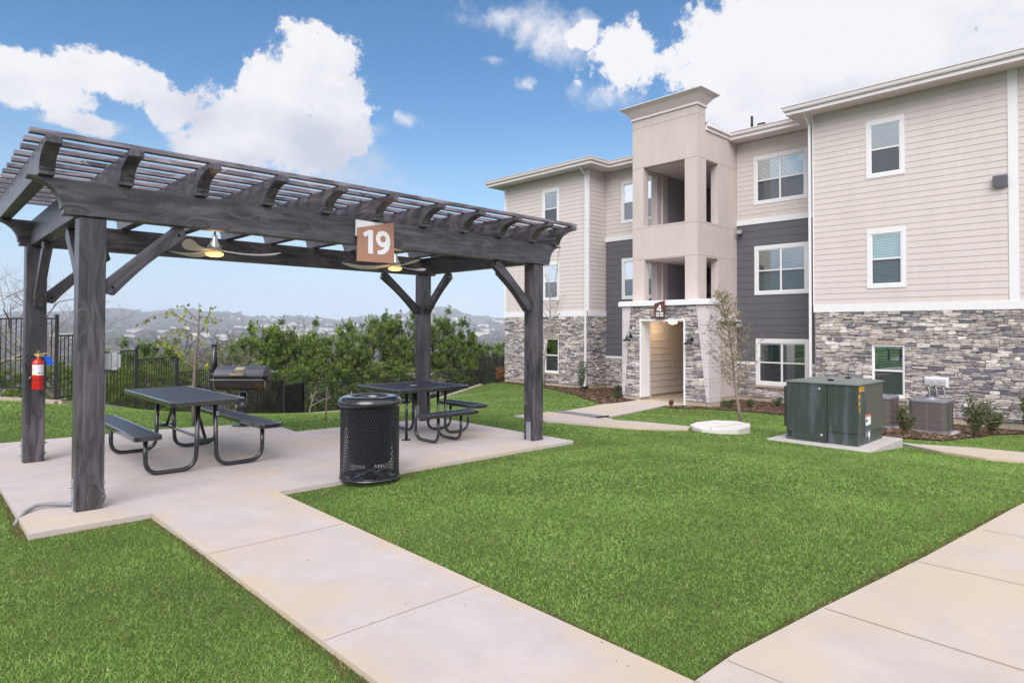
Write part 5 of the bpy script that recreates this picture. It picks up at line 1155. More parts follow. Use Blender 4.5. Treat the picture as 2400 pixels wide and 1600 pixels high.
p = MB(); p.box((10.68, 3.24, TZ-.3), (12.42, 4.84, TZ-.002)); p = obj('transformer_pad', p, 'concrete2', bevel=.015); tag(p, 'pale concrete pad carrying the green transformer cabinet', 'concrete pad')

# ------------------------------------------------------------------ utility lid slab on the lawn
mz = G0(11.2, 5.95)
t = thing('utility_pad', 'low eight sided concrete utility pad on the lawn by the young tree', 'concrete pad', (11.3, 6.0, mz))
oc = [(10.62, 6.20), (10.48, 5.95), (10.55, 5.65), (10.92, 5.48), (11.45, 5.50), (11.82, 5.68), (11.95, 6.02), (11.75, 6.36), (11.25, 6.48), (10.85, 6.40)]
sheet('slab', oc, mz+.11, 'pad_light', .3, None, None, None, parent=t)
m = MB(); m.tube([(10.72, 5.90, mz+.12), (10.60, 5.80, mz+.115), (10.52, 5.77, mz+.02), (10.45, 5.86, mz+.01)], .014, 8); obj('cord_loop', m, 'white', t)
m = MB(); m.bar((11.0, 5.9, mz+.1112), (11.9, 5.75, mz+.1112), .02, .003); obj('lid_slot', m, 'joint', t)
t = thing('ramp_plate', 'grey metal plate bridging the step in the entrance walk', 'plate', (10.9, 9.2, -.3))
PL = [(10.81, 9.98), (11.40, 10.14), (10.98, 8.46), (10.30, 8.22)]
sheet('plate', PL, lambda x, y: G0(x, y)+.050, 'plate', .012, None, None, None, parent=t)
m = MB(); m.bar((10.30, 8.205, G0(10.3, 8.2)+.04), (10.98, 8.445, G0(10.98, 8.44)+.04), .03, .05); obj('edge_lip', m, 'rubber', t)
# ------------------------------------------------------------------ fences
def fence(name, label, segs, group='metal fences behind the lawn', screens=(), step=.105, foot=True, posts_up=.06):
    """segs: list of (x0,y0,x1,y1,ztop0,ztop1,height)"""
    T = thing(name, label, 'fence', (segs[0][0], segs[0][1], segs[0][4]-1.3), 0, None)
    done = {}
    for i, (x0, y0, x1, y1, t0, t1, h) in enumerate(segs):
        a = Vector((x0, y0, 0)); b = Vector((x1, y1, 0)); L_ = (b-a).length; m = MB()
        P = lambda s, z: Vector((x0+(x1-x0)*s, y0+(y1-y0)*s, z)); zt = lambda s: t0+(t1-t0)*s
        m.bar(P(0, t0), P(1, t1), .035, .032); m.bar(P(0, t0-h), P(1, t1-h), .035, .032)
        if h > 1.3: m.bar(P(0, t0-h+.14), P(1, t1-h+.14), .035, .03)
        n = max(2, int(L_/step))
        for k in range(1, n): s = k/n; m.bar(P(s, zt(s)-h), P(s, zt(s)), .017, .017)
        obj('panel', m, 'fence', T)
        if i in screens:
            m = MB(); d = (b-a).normalized(); off = Vector((d.y, -d.x, 0))*.014
            m.quad(P(0, t0-h)+off, P(1, t1-h)+off, P(1, t1-.03)+off, P(0, t0-.03)+off); obj('netting', m, 'netting', T)
        for (x, y, t, key) in ((x0, y0, t0, (round(x0, 2), round(y0, 2))), (x1, y1, t1, (round(x1, 2), round(y1, 2)))):
            done[key] = max(done.get(key, -99), t)
    for (x, y), t in done.items():
        m = MB(); zb = G0(x, y)-.15; m.box((x-.03, y-.03, zb), (x+.03, y+.03, t+posts_up)); m.box((x-.036, y-.036, t+posts_up+.001), (x+.036, y+.036, t+posts_up+.02)); obj('post', m, 'fence', T)
    return T
H_ = 1.22
fence('metal_fence', 'dark metal picket fence stepping down the slope behind the near picnic table', [
    (-4.0, 22.1, -1.7, 19.55, 1.73, 1.73, 1.36), (-1.7, 19.55, .47, 17.15, 1.73, 1.73, 1.36), (.47, 17.15, 2.18, 15.22, 1.73, 1.73, 1.36), (2.18, 15.22, 3.1, 16.15, 1.39, 1.41, H_), (3.1, 16.15, 3.98, 16.96, 1.01, 1.02, H_),
    (3.98, 16.96, 5.24, 18.25, .80, .80, H_), (5.24, 18.25, 6.49, 19.41, .37, .37, H_), (6.49, 19.41, 7.51, 19.53, .17, .20, H_), (7.51, 19.53, 8.88, 19.89, -.21, -.06, H_), (8.88, 19.89, 10.46, 21.83, -.29, -.40, H_)], screens=(8, 9))
fence('metal_fence', 'low dark picket fence running along the back of the lawn behind the square table', [
    (10.46, 21.83, 13.33, 22.55, -.48, -.52, H_), (13.33, 22.55, 16.47, 23.0, -.47, -.47, H_), (16.47, 23.0, 20.29, 23.49, -.36, -.45, H_)])
fence('metal_fence', 'short taller black fence with netting joining the stone corner of the building', [
    (20.32, 23.45, 20.45, 23.30, .13, .19, 1.25), (20.45, 23.30, 20.93, 22.86, .20, .22, 1.25), (20.93, 22.86, 21.2, 22.50, .22, .22, 1.25)], screens=(0, 1, 2))
km = MB()
for (xa, ya), (xb, yb) in zip(list(zip(FX, FY))[1:13], list(zip(FX, FY))[2:14]):
    n = 4
    for k in range(n):
        p = (xa+(xb-xa)*k/n, ya+(yb-ya)*k/n-.18); q = (xa+(xb-xa)*(k+1)/n, ya+(yb-ya)*(k+1)/n-.18); km.bar((p[0], p[1], G0(*p)-.03), (q[0], q[1], G0(*q)-.03), .16, .19)
o = obj('kerb', km, 'lime'); tag(o, 'pale stone edging strip along the foot of the fence', kind='structure')
bx_ = MB(); bx_.box((.15, 16.95, .05), (1.35, 17.12, .26)); 

# ------------------------------------------------------------------ vegetation
def leafcloud(mb, c, r, n, size, cols, rd, up=.4, flat=1.0, elong=2.2):
    for _ in range(n):
        d = Vector((rd.gauss(0, 1), rd.gauss(0, 1), rd.gauss(0, 1))); 
        if d.length < 1e-3: continue
        d = d.normalized(); k = rd.random()**.45; p = Vector((c[0]+d.x*r[0]*k, c[1]+d.y*r[1]*k, c[2]+d.z*r[2]*k))
        ax = (d + Vector((rd.gauss(0, .5), rd.gauss(0, .5), rd.gauss(up, .5)))).normalized(); sd_ = ax.cross(Vector((rd.gauss(0, 1), rd.gauss(0, 1), rd.gauss(0, 1)))).normalized()
        s = size*rd.uniform(.6, 1.3); c_ = rd.choice(cols); v = rd.uniform(.75, 1.25); c_ = (c_[0]*v, c_[1]*v, c_[2]*v)
        a = p - ax*s*elong*.5; b = p + ax*s*elong*.5; m_ = p + sd_*s*.5; n_ = p - sd_*s*.5
        mb.quad(a, m_, b, n_, c_)
JC = [(.075,.135,.034), (.15,.24,.050), (.038,.066,.022), (.29,.38,.085), (.10,.115,.055)]
def juniper_mesh(seed, cols=JC, lean=0, dens=1.0, tall=1.0):
    """unit tree, height 1, crown about .75 wide, made of many upswept sprays"""
    rd = random.Random(seed); mb = MB(); tr = MB()
    pts = [(0, 0, 0)]; 
    for i in range(1, 6): pts.append((rd.uniform(-.02, .02)*i, rd.uniform(-.02, .02)*i, .17*i))
    tr.tube(pts, [.034, .030, .024, .018, .012, .004], 7)
    nb_ = 26
    lobes = []
    for k in range(nb_):
        h = .10+.79*((k+.5)/nb_); ang = k*2.4+rd.uniform(-.5, .5); rad = (.40 if h < .35 else .40*math.sqrt(max(.03, 1-((h-.35)/.66)**2)))*rd.uniform(.55, 1.12)
        q = Vector((rad*math.cos(ang), rad*math.sin(ang), h+rd.uniform(-.03, .06))); base = Vector((pts[2][0], pts[2][1], max(.05, h-.16)))
        tr.tube([base, (base+q)/2+Vector((0, 0, .015)), q], [.006, .004, .002], 5)
        lobes.append(q)
        for j in range(int(6*dens)):
            o = Vector((rd.gauss(0, .062), rd.gauss(0, .062), rd.gauss(.0, .055))); c = q+o if j else q
            cc = cols if rd.random() < .65 else [cols[rd.randrange(len(cols))]]
            leafcloud(mb, c, (.058, .058, .036), int(125*dens), .0098, cc, rd, up=.15, elong=2.4)
            tip = c + Vector((o.x*.6, o.y*.6, .055)); leafcloud(mb, tip, (.022, .022, .026), int(32*dens), .0090, [cols[3], cols[1]], rd, up=.9, elong=2.3)
    return mb.mesh('crown', MT['leaf']), tr.mesh('trunk', MT['barkdk'])
JM = [juniper_mesh(101+i) for i in range(5)]
OM = [juniper_mesh(301, cols=[(.24,.24,.16), (.19,.20,.13), (.28,.27,.19), (.32,.31,.22), (.15,.16,.10)], dens=.55)]
LM = [juniper_mesh(401, cols=[(.12,.19,.03), (.17,.25,.035), (.08,.14,.025), (.23,.30,.05), (.14,.19,.04)])]
def tree_from(ms, name, label, cat, x, y, ztop, width, group, rz):
    zb = G0(x, y)-.1; h = ztop-zb
    t = thing(name, label, cat, (x, y, zb), rz, group); t.scale = (1, 1, 1)
    for me, nm in zip(ms, ('crown', 'trunk')):
        o = bpy.data.objects.new(nm, me); COL.objects.link(o); o.parent = t; sxy = (width+h*.78)/2; o.scale = (sxy, sxy, h)
    return t
JL = [ # x, y, top, width, mesh, label
 (5.04,25.65,1.00,2.08,0,'small green juniper just right of the near post above the fence'),(6.1,26.4,0.95,2.32,1,'low green juniper beyond the second fence step'),(7.53,28.8,1.25,2.08,2,'green juniper behind the near table between two fence posts'),
 (10.2,26.4,1.25,2.40,3,'mid green juniper directly behind the barbecue chimney'),(11.53,27.74,1.75,2.24,4,'pointed juniper rising behind the barbecue lid'),(12.5,28.6,1.95,2.40,0,'tall double topped juniper right of the barbecue'),(13.5,28.9,1.75,2.08,1,'dark spiky juniper next right of the double topped one'),
 (13.2,26.0,1.30,2.24,2,'rounded juniper above the dark netting fence'),(14.2,26.9,1.30,2.08,3,'light green juniper left of the litter bin line'),(15.9,27.71,1.65,2.40,4,'broad juniper behind the litter bin'),(17.5,28.92,2.35,2.72,0,'large juniper left of the back right post'),
 (18.9,29.6,2.45,2.56,2,'highest juniper close left of the back right post'),(19.6,28.4,2.45,2.24,4,'narrow juniper touching the back right post'),(21.1,28.3,2.45,2.32,1,'large juniper just right of the back right post'),(22.3,28.4,2.35,2.56,3,'domed juniper right of the back right post'),
 (23.5,28.8,1.50,2.40,0,'lower juniper sloping down toward the building'),(24.6,29.2,0.90,2.56,2,'low juniper behind the far lawn fence'),(27.8,31.6,0.40,3.40,4,'distant juniper beside the stone corner'),(30.3,33.3,1.00,2.40,1,'farthest juniper peeking past the stone corner'),
 (12.0,24.2,-0.60,3.20,2,'low bushy juniper pressed against the netting fence'),(14.6,24.6,-0.70,3.20,0,'low wide juniper behind the picket fence'),(17.4,25.6,-0.25,3.40,4,'dense low juniper behind the square table'),(20.0,26.0,-0.35,3.20,1,'dense low juniper right behind the square table'),(22.6,26.3,-0.25,3.00,3,'low juniper behind the bare shrub'),
 (16.0,25.0,0.15,3.20,3,'mid height juniper filling the gap behind the bin'),(18.8,27.0,1.20,2.72,0,'mid height juniper below the highest crown'),(21.4,26.9,1.10,2.56,2,'mid height juniper in front of the domed one'),(11.2,25.2,0.15,3.00,1,'mid height juniper behind the barbecue legs'),(24.2,27.4,-0.15,3.00,4,'low juniper near the corner fence'),(13.0,25.0,0.00,2.80,4,'squat juniper in front of the rounded one')]
for x, y, zt_2, w, k, lb_ in JL: tree_from(JM[k], 'juniper_tree', lb_, 'tree', x, y, zt_2, w, 'junipers beyond the fence', random.uniform(0, 6.28))
for x, y, z_, w, lb_ in ((1.6,19.6,.62,2.4,'bright green bush behind the left end of the fence'),(2.75,19.2,.72,2.0,'bright green bush behind the fire extinguisher post'),(.2,20.5,.45,2.6,'low bright bush at the left edge behind the fence'),(4.0,20.2,.30,2.2,'low bright bush between the two left posts'),(5.2,21.3,.55,2.2,'low bright bush right of the near post'),(6.6,22.6,.4,2.4,'low bright bush behind the stepped fence')):
    tree_from(LM[0], 'shrub', lb_, 'shrub', x, y, z_, w, 'bright bushes behind the fence', random.uniform(0, 6))
for x, y, z_, w, lb_ in ((7.3,23.0,1.0,2.6,'grey green airy bush behind the young tree'),(8.6,23.9,1.05,2.8,'grey green airy bush left of the barbecue chimney'),(9.4,24.4,.7,2.4,'grey green airy bush behind the barbecue')):
    tree_from(OM[0], 'olive_bush', lb_, 'bush', x, y, z_, w, 'grey green bushes', random.uniform(0, 6))

def bare_tree(name, label, x, y, ztop, spread, seed, m='barkpale', r0=.10, depth=6, group=None, zb=None, lean=(0, 0), leafcols=None, leafsize=.05, leafn=0, first=.35, split=3, droop=.0, side=.75):
    rd = random.Random(seed); zb = G0(x, y)-.05 if zb is None else zb; H = ztop-zb; t = thing(name, label, 'tree', (x, y, zb), 0, group); tr = MB(); lf = MB()
    def grow(p, d, L_, r, lv):
        n = 4; pts = [p]; dd = d.copy()
        for i in range(n): dd = (dd + Vector((rd.gauss(0, .13), rd.gauss(0, .13), rd.gauss(.02, .08)))).normalized(); pts.append(pts[-1]+dd*L_/n)
        tr.tube(pts, [r*(1-.45*i/n) for i in range(n+1)], 7 if lv < 2 else (5 if lv < 4 else 3), cap=False)
        if leafn and lv >= depth-3:
            for q in pts[1:]:
                for _ in range(leafn):
                    c = rd.choice(leafcols); k = rd.uniform(.75, 1.25); c = tuple(v*k for v in c); ax = Vector((rd.gauss(0, 1), rd.gauss(0, 1), rd.gauss(-.2, .8))).normalized(); s = leafsize*rd.uniform(.6, 1.2); sd_ = ax.cross(Vector((rd.gauss(0, 1), rd.gauss(0, 1), rd.gauss(0, 1)))).normalized(); o_ = Vector((rd.gauss(0, .03), rd.gauss(0, .03), rd.gauss(0, .03)))
                    lf.quad(q+o_, q+o_+ax*s*.5+sd_*s*.3, q+o_+ax*s, q+o_+ax*s*.5-sd_*s*.3, c)
        if lv >= depth: return
        k = rd.choice((2, 2, 3)) if lv else split
        for j in range(k):
            i = n if j == 0 else rd.choice((1, 2, 3, 3)); base = pts[i]; nd = (dd*rd.uniform(.5, .9) + Vector((rd.gauss(0, side)*spread, rd.gauss(0, side)*spread, rd.gauss(.18-droop, .3)))).normalized()
            grow(base, nd, L_*rd.uniform(.62, .86), r*.60*rd.uniform(.8, 1.1), lv+1)
    grow(Vector((0, 0, 0)), Vector((lean[0], lean[1], 1)).normalized(), H*first, r0, 0)
    zm = max(v[2] for v in tr.v); k = H/zm
    for b in (tr, lf): b.v = [(v[0]*k, v[1]*k, v[2]*k) for v in b.v]
    obj('trunk', tr, m, t, world=False)
    if leafn: obj('foliage', lf, 'leaf', t, world=False)
    return t
bare_tree('bare_tree', 'pale leafless spreading tree between the two left posts', 4.3, 26.5, 3.7, 1.0, 5, r0=.15, depth=7, first=.30)
bare_tree('bare_tree', 'pale leafless tree at the far left behind the fence', 1.6, 27.5, 2.9, 1.0, 9, r0=.12, depth=7, first=.28)
bare_tree('bare_tree', 'leafless grey tree in the gap right of the near post', 6.6, 33.5, 3.0, 1.1, 13, m='barkpale', r0=.12, depth=7, first=.28)
for i, (x, y, z_, lb_) in enumerate(((17.2, 45.9, 2.6, 'hazy leafless tree above the barbecue'), (18.3, 51.7, 2.6, 'hazy leafless tree left of the barbecue'), (19.6, 48.0, 2.1, 'hazy leafless reddish tree right of the barbecue'), (14.5, 47, 2.0, 'hazy leafless tree behind the young tree'), (30.4, 53.9, 3.1, 'thin leafless crown above the junipers'), (21.5, 47, 1.4, 'small leafless tree behind the double topped juniper'))):
    bare_tree('bare_tree', lb_, x, y, z_, 1.2, 40+i, m='twig', r0=.34, depth=8, first=.25)
bare_tree('bare_shrub', 'pale leafless shrub behind the square table by the fence', 15.7, 21.3, -.05, 1.3, 71, m='barkpale', r0=.035, depth=5, first=.18, split=5)
bare_tree('bare_shrub', 'small leafless shrub at the dark netting fence', 9.9, 20.2, -.3, 1.2, 72, m='barkpale', r0=.02, depth=4, first=.3)
# young planted trees
YG = [(.42,.46,.06), (.30,.36,.06), (.22,.30,.06), (.50,.48,.10)]
YT_DONE = True
OG = [(.24,.24,.11), (.32,.29,.16), (.17,.18,.08), (.38,.33,.19)]
def live_oak():
    rd = random.Random(91); x, y = 12.55, 6.2; zb = G0(x, y)-.03; t = thing('young_tree', 'slim young tree with olive leaves on the lawn left of the transformer', 'tree', (x, y, zb), 0); tr = MB(); lf = MB()
    toc = Vector((-x, -y, 0)).normalized(); left = Vector((-toc.y, toc.x, 0))*-1
    trunk = [Vector((0, 0, 0)), left*.07+Vector((0, 0, .45)), left*.15+Vector((0, 0, 1.0)), left*.19+Vector((0, 0, 1.55)), left*.27+Vector((0, 0, 2.1)), left*.36+Vector((0, 0, 2.5)), left*.43+Vector((0, 0, 2.86))]
    tr.tube(trunk, [.040, .034, .028, .020, .013, .007, .003], 8)
    def leaves(q, n):
        for _ in range(n):
            c = rd.choice(OG); k = rd.uniform(.7, 1.3); c = tuple(v*k for v in c); ax = Vector((rd.gauss(0, 1), rd.gauss(0, 1), rd.gauss(.3, .8))).normalized(); s = .042*rd.uniform(.6, 1.3); sd_ = ax.cross(Vector((rd.gauss(0, 1), rd.gauss(0, 1), rd.gauss(0, 1)))).normalized(); o_ = Vector((rd.gauss(0, .028), rd.gauss(0, .028), rd.gauss(0, .028)))
            lf.quad(q+o_, q+o_+ax*s*.5+sd_*s*.25, q+o_+ax*s, q+o_+ax*s*.5-sd_*s*.25, c)
    for i in range(44):
        h = .80+2.0*(i/44)**1.0; f = (h-.8)/2.05; s = None
        for a, b in zip(trunk[:-1], trunk[1:]):
            if a.z <= h <= b.z: s = a+(b-a)*((h-a.z)/(b.z-a.z)); break
        if s is None: s = trunk[-1]
        R_ = (.74*(1-f)**.8*min(1, .35+f*4)+.06)*rd.uniform(.6, 1.15); an = i*2.4+rd.uniform(-.6, .6); d = Vector((math.cos(an), math.sin(an), rd.uniform(.35, .95)))
        pts = [s]; 
        for k in range(4): pts.append(pts[-1]+d.normalized()*R_/4*1.15+Vector((rd.gauss(0, .012), rd.gauss(0, .012), 0))); d.z += .10
        tr.tube(pts, [.009, .007, .005, .004, .002], 4, cap=False)
        for q in pts[1:]:
            leaves(q, 7)
            for _ in range(2):
                e = q+Vector((rd.gauss(0, .07), rd.gauss(0, .07), rd.gauss(.03, .05))); tr.tube([q, e], [.003, .0015], 3, cap=False); leaves(e, 5)
    obj('trunk', tr, 'bark', t, world=False); obj('foliage', lf, 'leaf', t, world=False)
live_oak()
def thin_maple():
    rd = random.Random(5); x, y = 3.55, 11.45; zb = G0(x, y)-.03; t = thing('young_tree', 'thin young tree with sparse yellow green leaves beside the barbecue', 'tree', (x, y, zb), 0); tr = MB(); lf = MB()
    rt = Vector((.722, -.692, 0)); fw = Vector((.692, .722, 0)); P = lambda a, z, b=0: rt*a+fw*b+Vector((0, 0, z))
    trunk = [P(0, 0), P(.0, .5), P(.01, .95), P(.03, 1.25), P(.06, 1.5), P(.07, 1.72), P(.075, 2.10)]
    tr.tube(trunk, [.034, .030, .026, .021, .017, .012, .004], 8)
    def leaf(q, s=.075):
        c = rd.choice(YG); k = rd.uniform(.75, 1.2); c = tuple(v*k for v in c); ax = Vector((rd.gauss(0, .5), rd.gauss(0, .5), -1+rd.gauss(0, .5))).normalized(); sd_ = ax.cross(Vector((rd.gauss(0, 1), rd.gauss(0, 1), rd.gauss(0, 1)))).normalized(); s *= rd.uniform(.6, 1.15)
        lf.quad(q, q+ax*s*.5+sd_*s*.34, q+ax*s, q+ax*s*.5-sd_*s*.34, c)
    BR = [(.03,1.10,[(.18,1.18),(.38,1.32),(.42,1.36)],9),(.01,1.08,[(-.16,1.22),(-.34,1.38),(-.44,1.42)],12),(.0,1.02,[(-.22,1.16),(-.46,1.36),(-.60,1.46)],9),(.05,1.42,[(.12,1.46),(.2,1.38)],6),(.06,1.55,[(.20,1.70),(.33,1.95),(.36,2.02)],9),(.07,1.70,[(-.12,1.80),(-.30,1.93),(-.55,1.88),(-.85,1.70)],16),
          (.07,1.60,[(-.15,1.64),(-.40,1.66),(-.66,1.38)],12),(.07,1.78,[(-.06,1.95),(-.14,2.06)],9),(.075,1.8,[(.10,1.88),(.24,1.84),(.38,1.80)],9),(.02,1.2,[(-.1,1.3),(-.22,1.32)],7),(.03,1.15,[(.14,1.08),(.20,1.0)],5),(.0,.72,[(-.06,.68),(-.16,.60)],2),(.06,1.5,[(-.05,1.58),(-.2,1.55)],6)]
    for a0, z0_, seg, nl in BR:
        b = 0; pts = [P(a0, z0_)]; db = rd.uniform(-.12, .12)
        for a, z in seg: b += db; pts.append(P(a, z, b))
        tr.tube(pts, [.010]+[.007]*(len(pts)-2)+[.003], 5, cap=False)
        for k in range(int(nl*1.3)):
            s = rd.uniform(.25, 1)*(len(pts)-1); i = min(int(s), len(pts)-2); q = pts[i]+(pts[i+1]-pts[i])*(s-i)+Vector((rd.gauss(0, .025), rd.gauss(0, .025), rd.gauss(0, .02))); leaf(q)
            if rd.random() < .3: e = q+Vector((rd.gauss(0, .05), rd.gauss(0, .05), rd.gauss(.03, .04))); tr.tube([q, e], [.0025, .001], 3, cap=False); leaf(e); leaf(e)
    for z in (1.9, 2.0, 2.08): 
        for _ in range(3): leaf(P(.075, z))
    obj('trunk', tr, 'bark', t, world=False); obj('foliage', lf, 'leaf', t, world=False)
thin_maple()
def thin_sapling():
    rd = random.Random(8); x, y = 20.45, 19.3; zb = G0(x, y)-.03; t = thing('young_tree', 'tall thin leafless sapling in front of the left wing window', 'tree', (x, y, zb), 0); tr = MB()
    rt = Vector((.722, -.692, 0)); fw = Vector((.692, .722, 0)); P = lambda a, z, b=0: rt*a+fw*b+Vector((0, 0, z))
    tr.tube([P(0, 0), P(.0, .8), P(.08, 1.6), P(.22, 2.4), P(.30, 3.2), P(.27, 4.2), P(.20, 5.1)], [.060, .052, .046, .040, .032, .022, .008], 7)
    for a0, z0_, seg in ((.20, 2.3, [(.38, 2.9), (.62, 3.7), (.70, 3.95)]), (.28, 3.0, [(.65, 3.25), (1.15, 3.6), (1.6, 4.15)]), (.27, 3.0, [(.0, 3.35), (-.30, 3.6)]), (.28, 3.9, [(.45, 4.5), (.60, 5.2), (.64, 5.9)]), (.30, 3.5, [(.55, 3.75), (.8, 4.0)]), (.26, 4.4, [(.10, 4.9), (.02, 5.4)]), (.12, 1.8, [(-.10, 2.3), (-.28, 2.9)]), (.29, 3.3, [(.1, 3.7), (-.15, 3.95), (-.25, 4.3)]), (.22, 2.5, [(.42, 2.75), (.7, 2.95)])):
        b = 0; pts = [P(a0, z0_)]; db = rd.uniform(-.2, .2)
        for a, z in seg: b += db; pts.append(P(a, z, b))
        tr.tube(pts, [.022]+[.016]*(len(pts)-2)+[.006], 5, cap=False)
        for k in range(3): q = pts[-1-k % 2]; tr.tube([q, q+P(rd.uniform(-.3, .3), rd.uniform(.15, .45), rd.uniform(-.2, .2))], [.010, .004], 4, cap=False)
    obj('trunk', tr, 'barkpale', t, world=False)
thin_sapling()
m = None
t = thing('sapling', 'thin bare sapling stem beside the back right post', 'tree', (6.9, 9.7, G0(6.9, 9.7)))
m = MB(); m.tube([(0,0,0), (.01,.01,.4), (.0,.02,.8), (.01,.01,1.32)], [.018, .016, .014, .010], 7); m.tube([(0,.02,.8), (.06,.04,.95)], [.006, .002], 4); obj('stem', m, 'bark', t, world=False)
t = thing('sapling', 'short cut sapling stem at the edge of the lawn left of the bin', 'tree', (5.47, 10.5, G0(5.47, 10.5)))
m = MB(); m.tube([(0,0,0), (.01,.01,.25), (.02,.0,.62)], [.014, .012, .009], 7); m.tube([(.01,0,.4), (.08,.03,.5)], [.005, .002], 4); m.tube([(.01,0,.45), (-.06,.03,.55)], [.005, .002], 4); obj('stem', m, 'bark', t, world=False)
# foundation shrubs
def shrub(name, label, x, y, w, h, cols, seed, n=900, size=.035, group='small shrubs in the mulch', stems=7):
    rd = random.Random(seed); z = G0(x, y)+.02; t = thing(name, label, 'shrub', (x, y, z), 0, group); st = MB(); lf = MB()
    for k in range(stems):
        a = rd.uniform(0, 6.28); r = w*.5*rd.uniform(.2, 1); q = Vector((r*math.cos(a), r*math.sin(a), h*rd.uniform(.6, 1))); st.tube([(0,0,0), q*.5+Vector((0,0,.03)), q], [.007, .005, .002], 4)
        for i in range(6):
            c = q*(.35+.65*i/5); leafcloud(lf, c, (w*.17, w*.17, h*.12), n//(stems*8), size, cols, rd, up=.6, elong=2.0)
    obj('stems', st, 'bark', t, world=False); obj('foliage', lf, 'leaf', t, world=False)
SG = [(.10,.15,.06), (.15,.19,.08), (.19,.20,.11), (.20,.15,.10)]; RS = [(.09,.12,.055), (.14,.17,.08), (.24,.15,.11)]
shrub('shrub', 'leggy green shrub in front of the right hand air conditioner', 15.5, 3.95, .55, .62, RS, 1, 1300)
shrub('shrub', 'tall leafy shrub right of the air conditioner', 18.0, 3.25, .75, .95, SG, 2, 1900)
shrub('shrub', 'leafy shrub by the grey outlet box', 18.9, 3.05, .55, .65, SG, 3, 1200)
shrub('shrub', 'leafy shrub at the right edge against the stone wall', 20.2, 2.45, .75, .95, SG, 4, 1900)
shrub('shrub', 'rust coloured dry shrub at the far stone corner', 20.75, 22.55, .85, .72, [(.26,.12,.05), (.32,.16,.07), (.20,.09,.04)], 5, 2200, .03)
shrub('shrub', 'feathery upright green shrub beside the left downspout', 20.1, 16.9, .55, 1.15, [(.10,.15,.08), (.14,.19,.10), (.18,.22,.13)], 6, 1600, .03)
for i, (x, y, lb_) in enumerate(((18.6, 13.95, 'small spiky green plant left of the entrance'), (19.0, 9.85, 'small spiky green plant right of the entrance pier'), (19.9, 9.6, 'small grey green tuft below the charcoal wall'), (21.0, 9.2, 'small grey green tuft under the double window'), (20.9, 15.6, 'small dark tuft in the inner corner of the mulch'))):
    shrub('shrub', lb_, x, y, .42, .30, [(.06,.10,.04), (.10,.14,.07)], 20+i, 500, .03)
shrub('shrub', 'small reddish grass tuft at the edge of the entrance walk', 17.6, 11.05, .30, .22, [(.30,.13,.10), (.22,.12,.08)], 31, 260, .03)
# bark chips scattered over the mulch: one layer nobody could count
def scatter_in(polys, n, ex=()):
    out = []
    for poly in polys:
        xs = [p[0] for p in poly]; ys = [p[1] for p in poly]; k = int(n); x = rng.uniform(min(xs), max(xs), k); y = rng.uniform(min(ys), max(ys), k); m_ = inpoly(x, y, poly); out.append(np.c_[x[m_], y[m_]])
    return np.concatenate(out)
pt = scatter_in([ME1, ME2], 16000); zz = G(pt[:, 0], pt[:, 1])+.03
mb = MB()
for (x, y), z in zip(pt, zz):
    a = random.uniform(0, 6.28); s = random.uniform(.012, .045); d = Vector((math.cos(a), math.sin(a), random.uniform(-.4, .4)))*s; e = Vector((-math.sin(a), math.cos(a), random.uniform(-.5, .5)))*s*.4; p = Vector((x, y, z+random.uniform(0, .015))); k = random.uniform(.5, 1.5); c = random.choice(((.11,.06,.042), (.07,.04,.03), (.17,.105,.07), (.24,.17,.12))); mb.quad(p-d-e, p+d-e, p+d+e, p-d+e, tuple(v*k for v in c))
o = obj('bark_chips', mb, 'mulchbit'); tag(o, 'loose bark chips covering the mulch beds', kind='stuff')

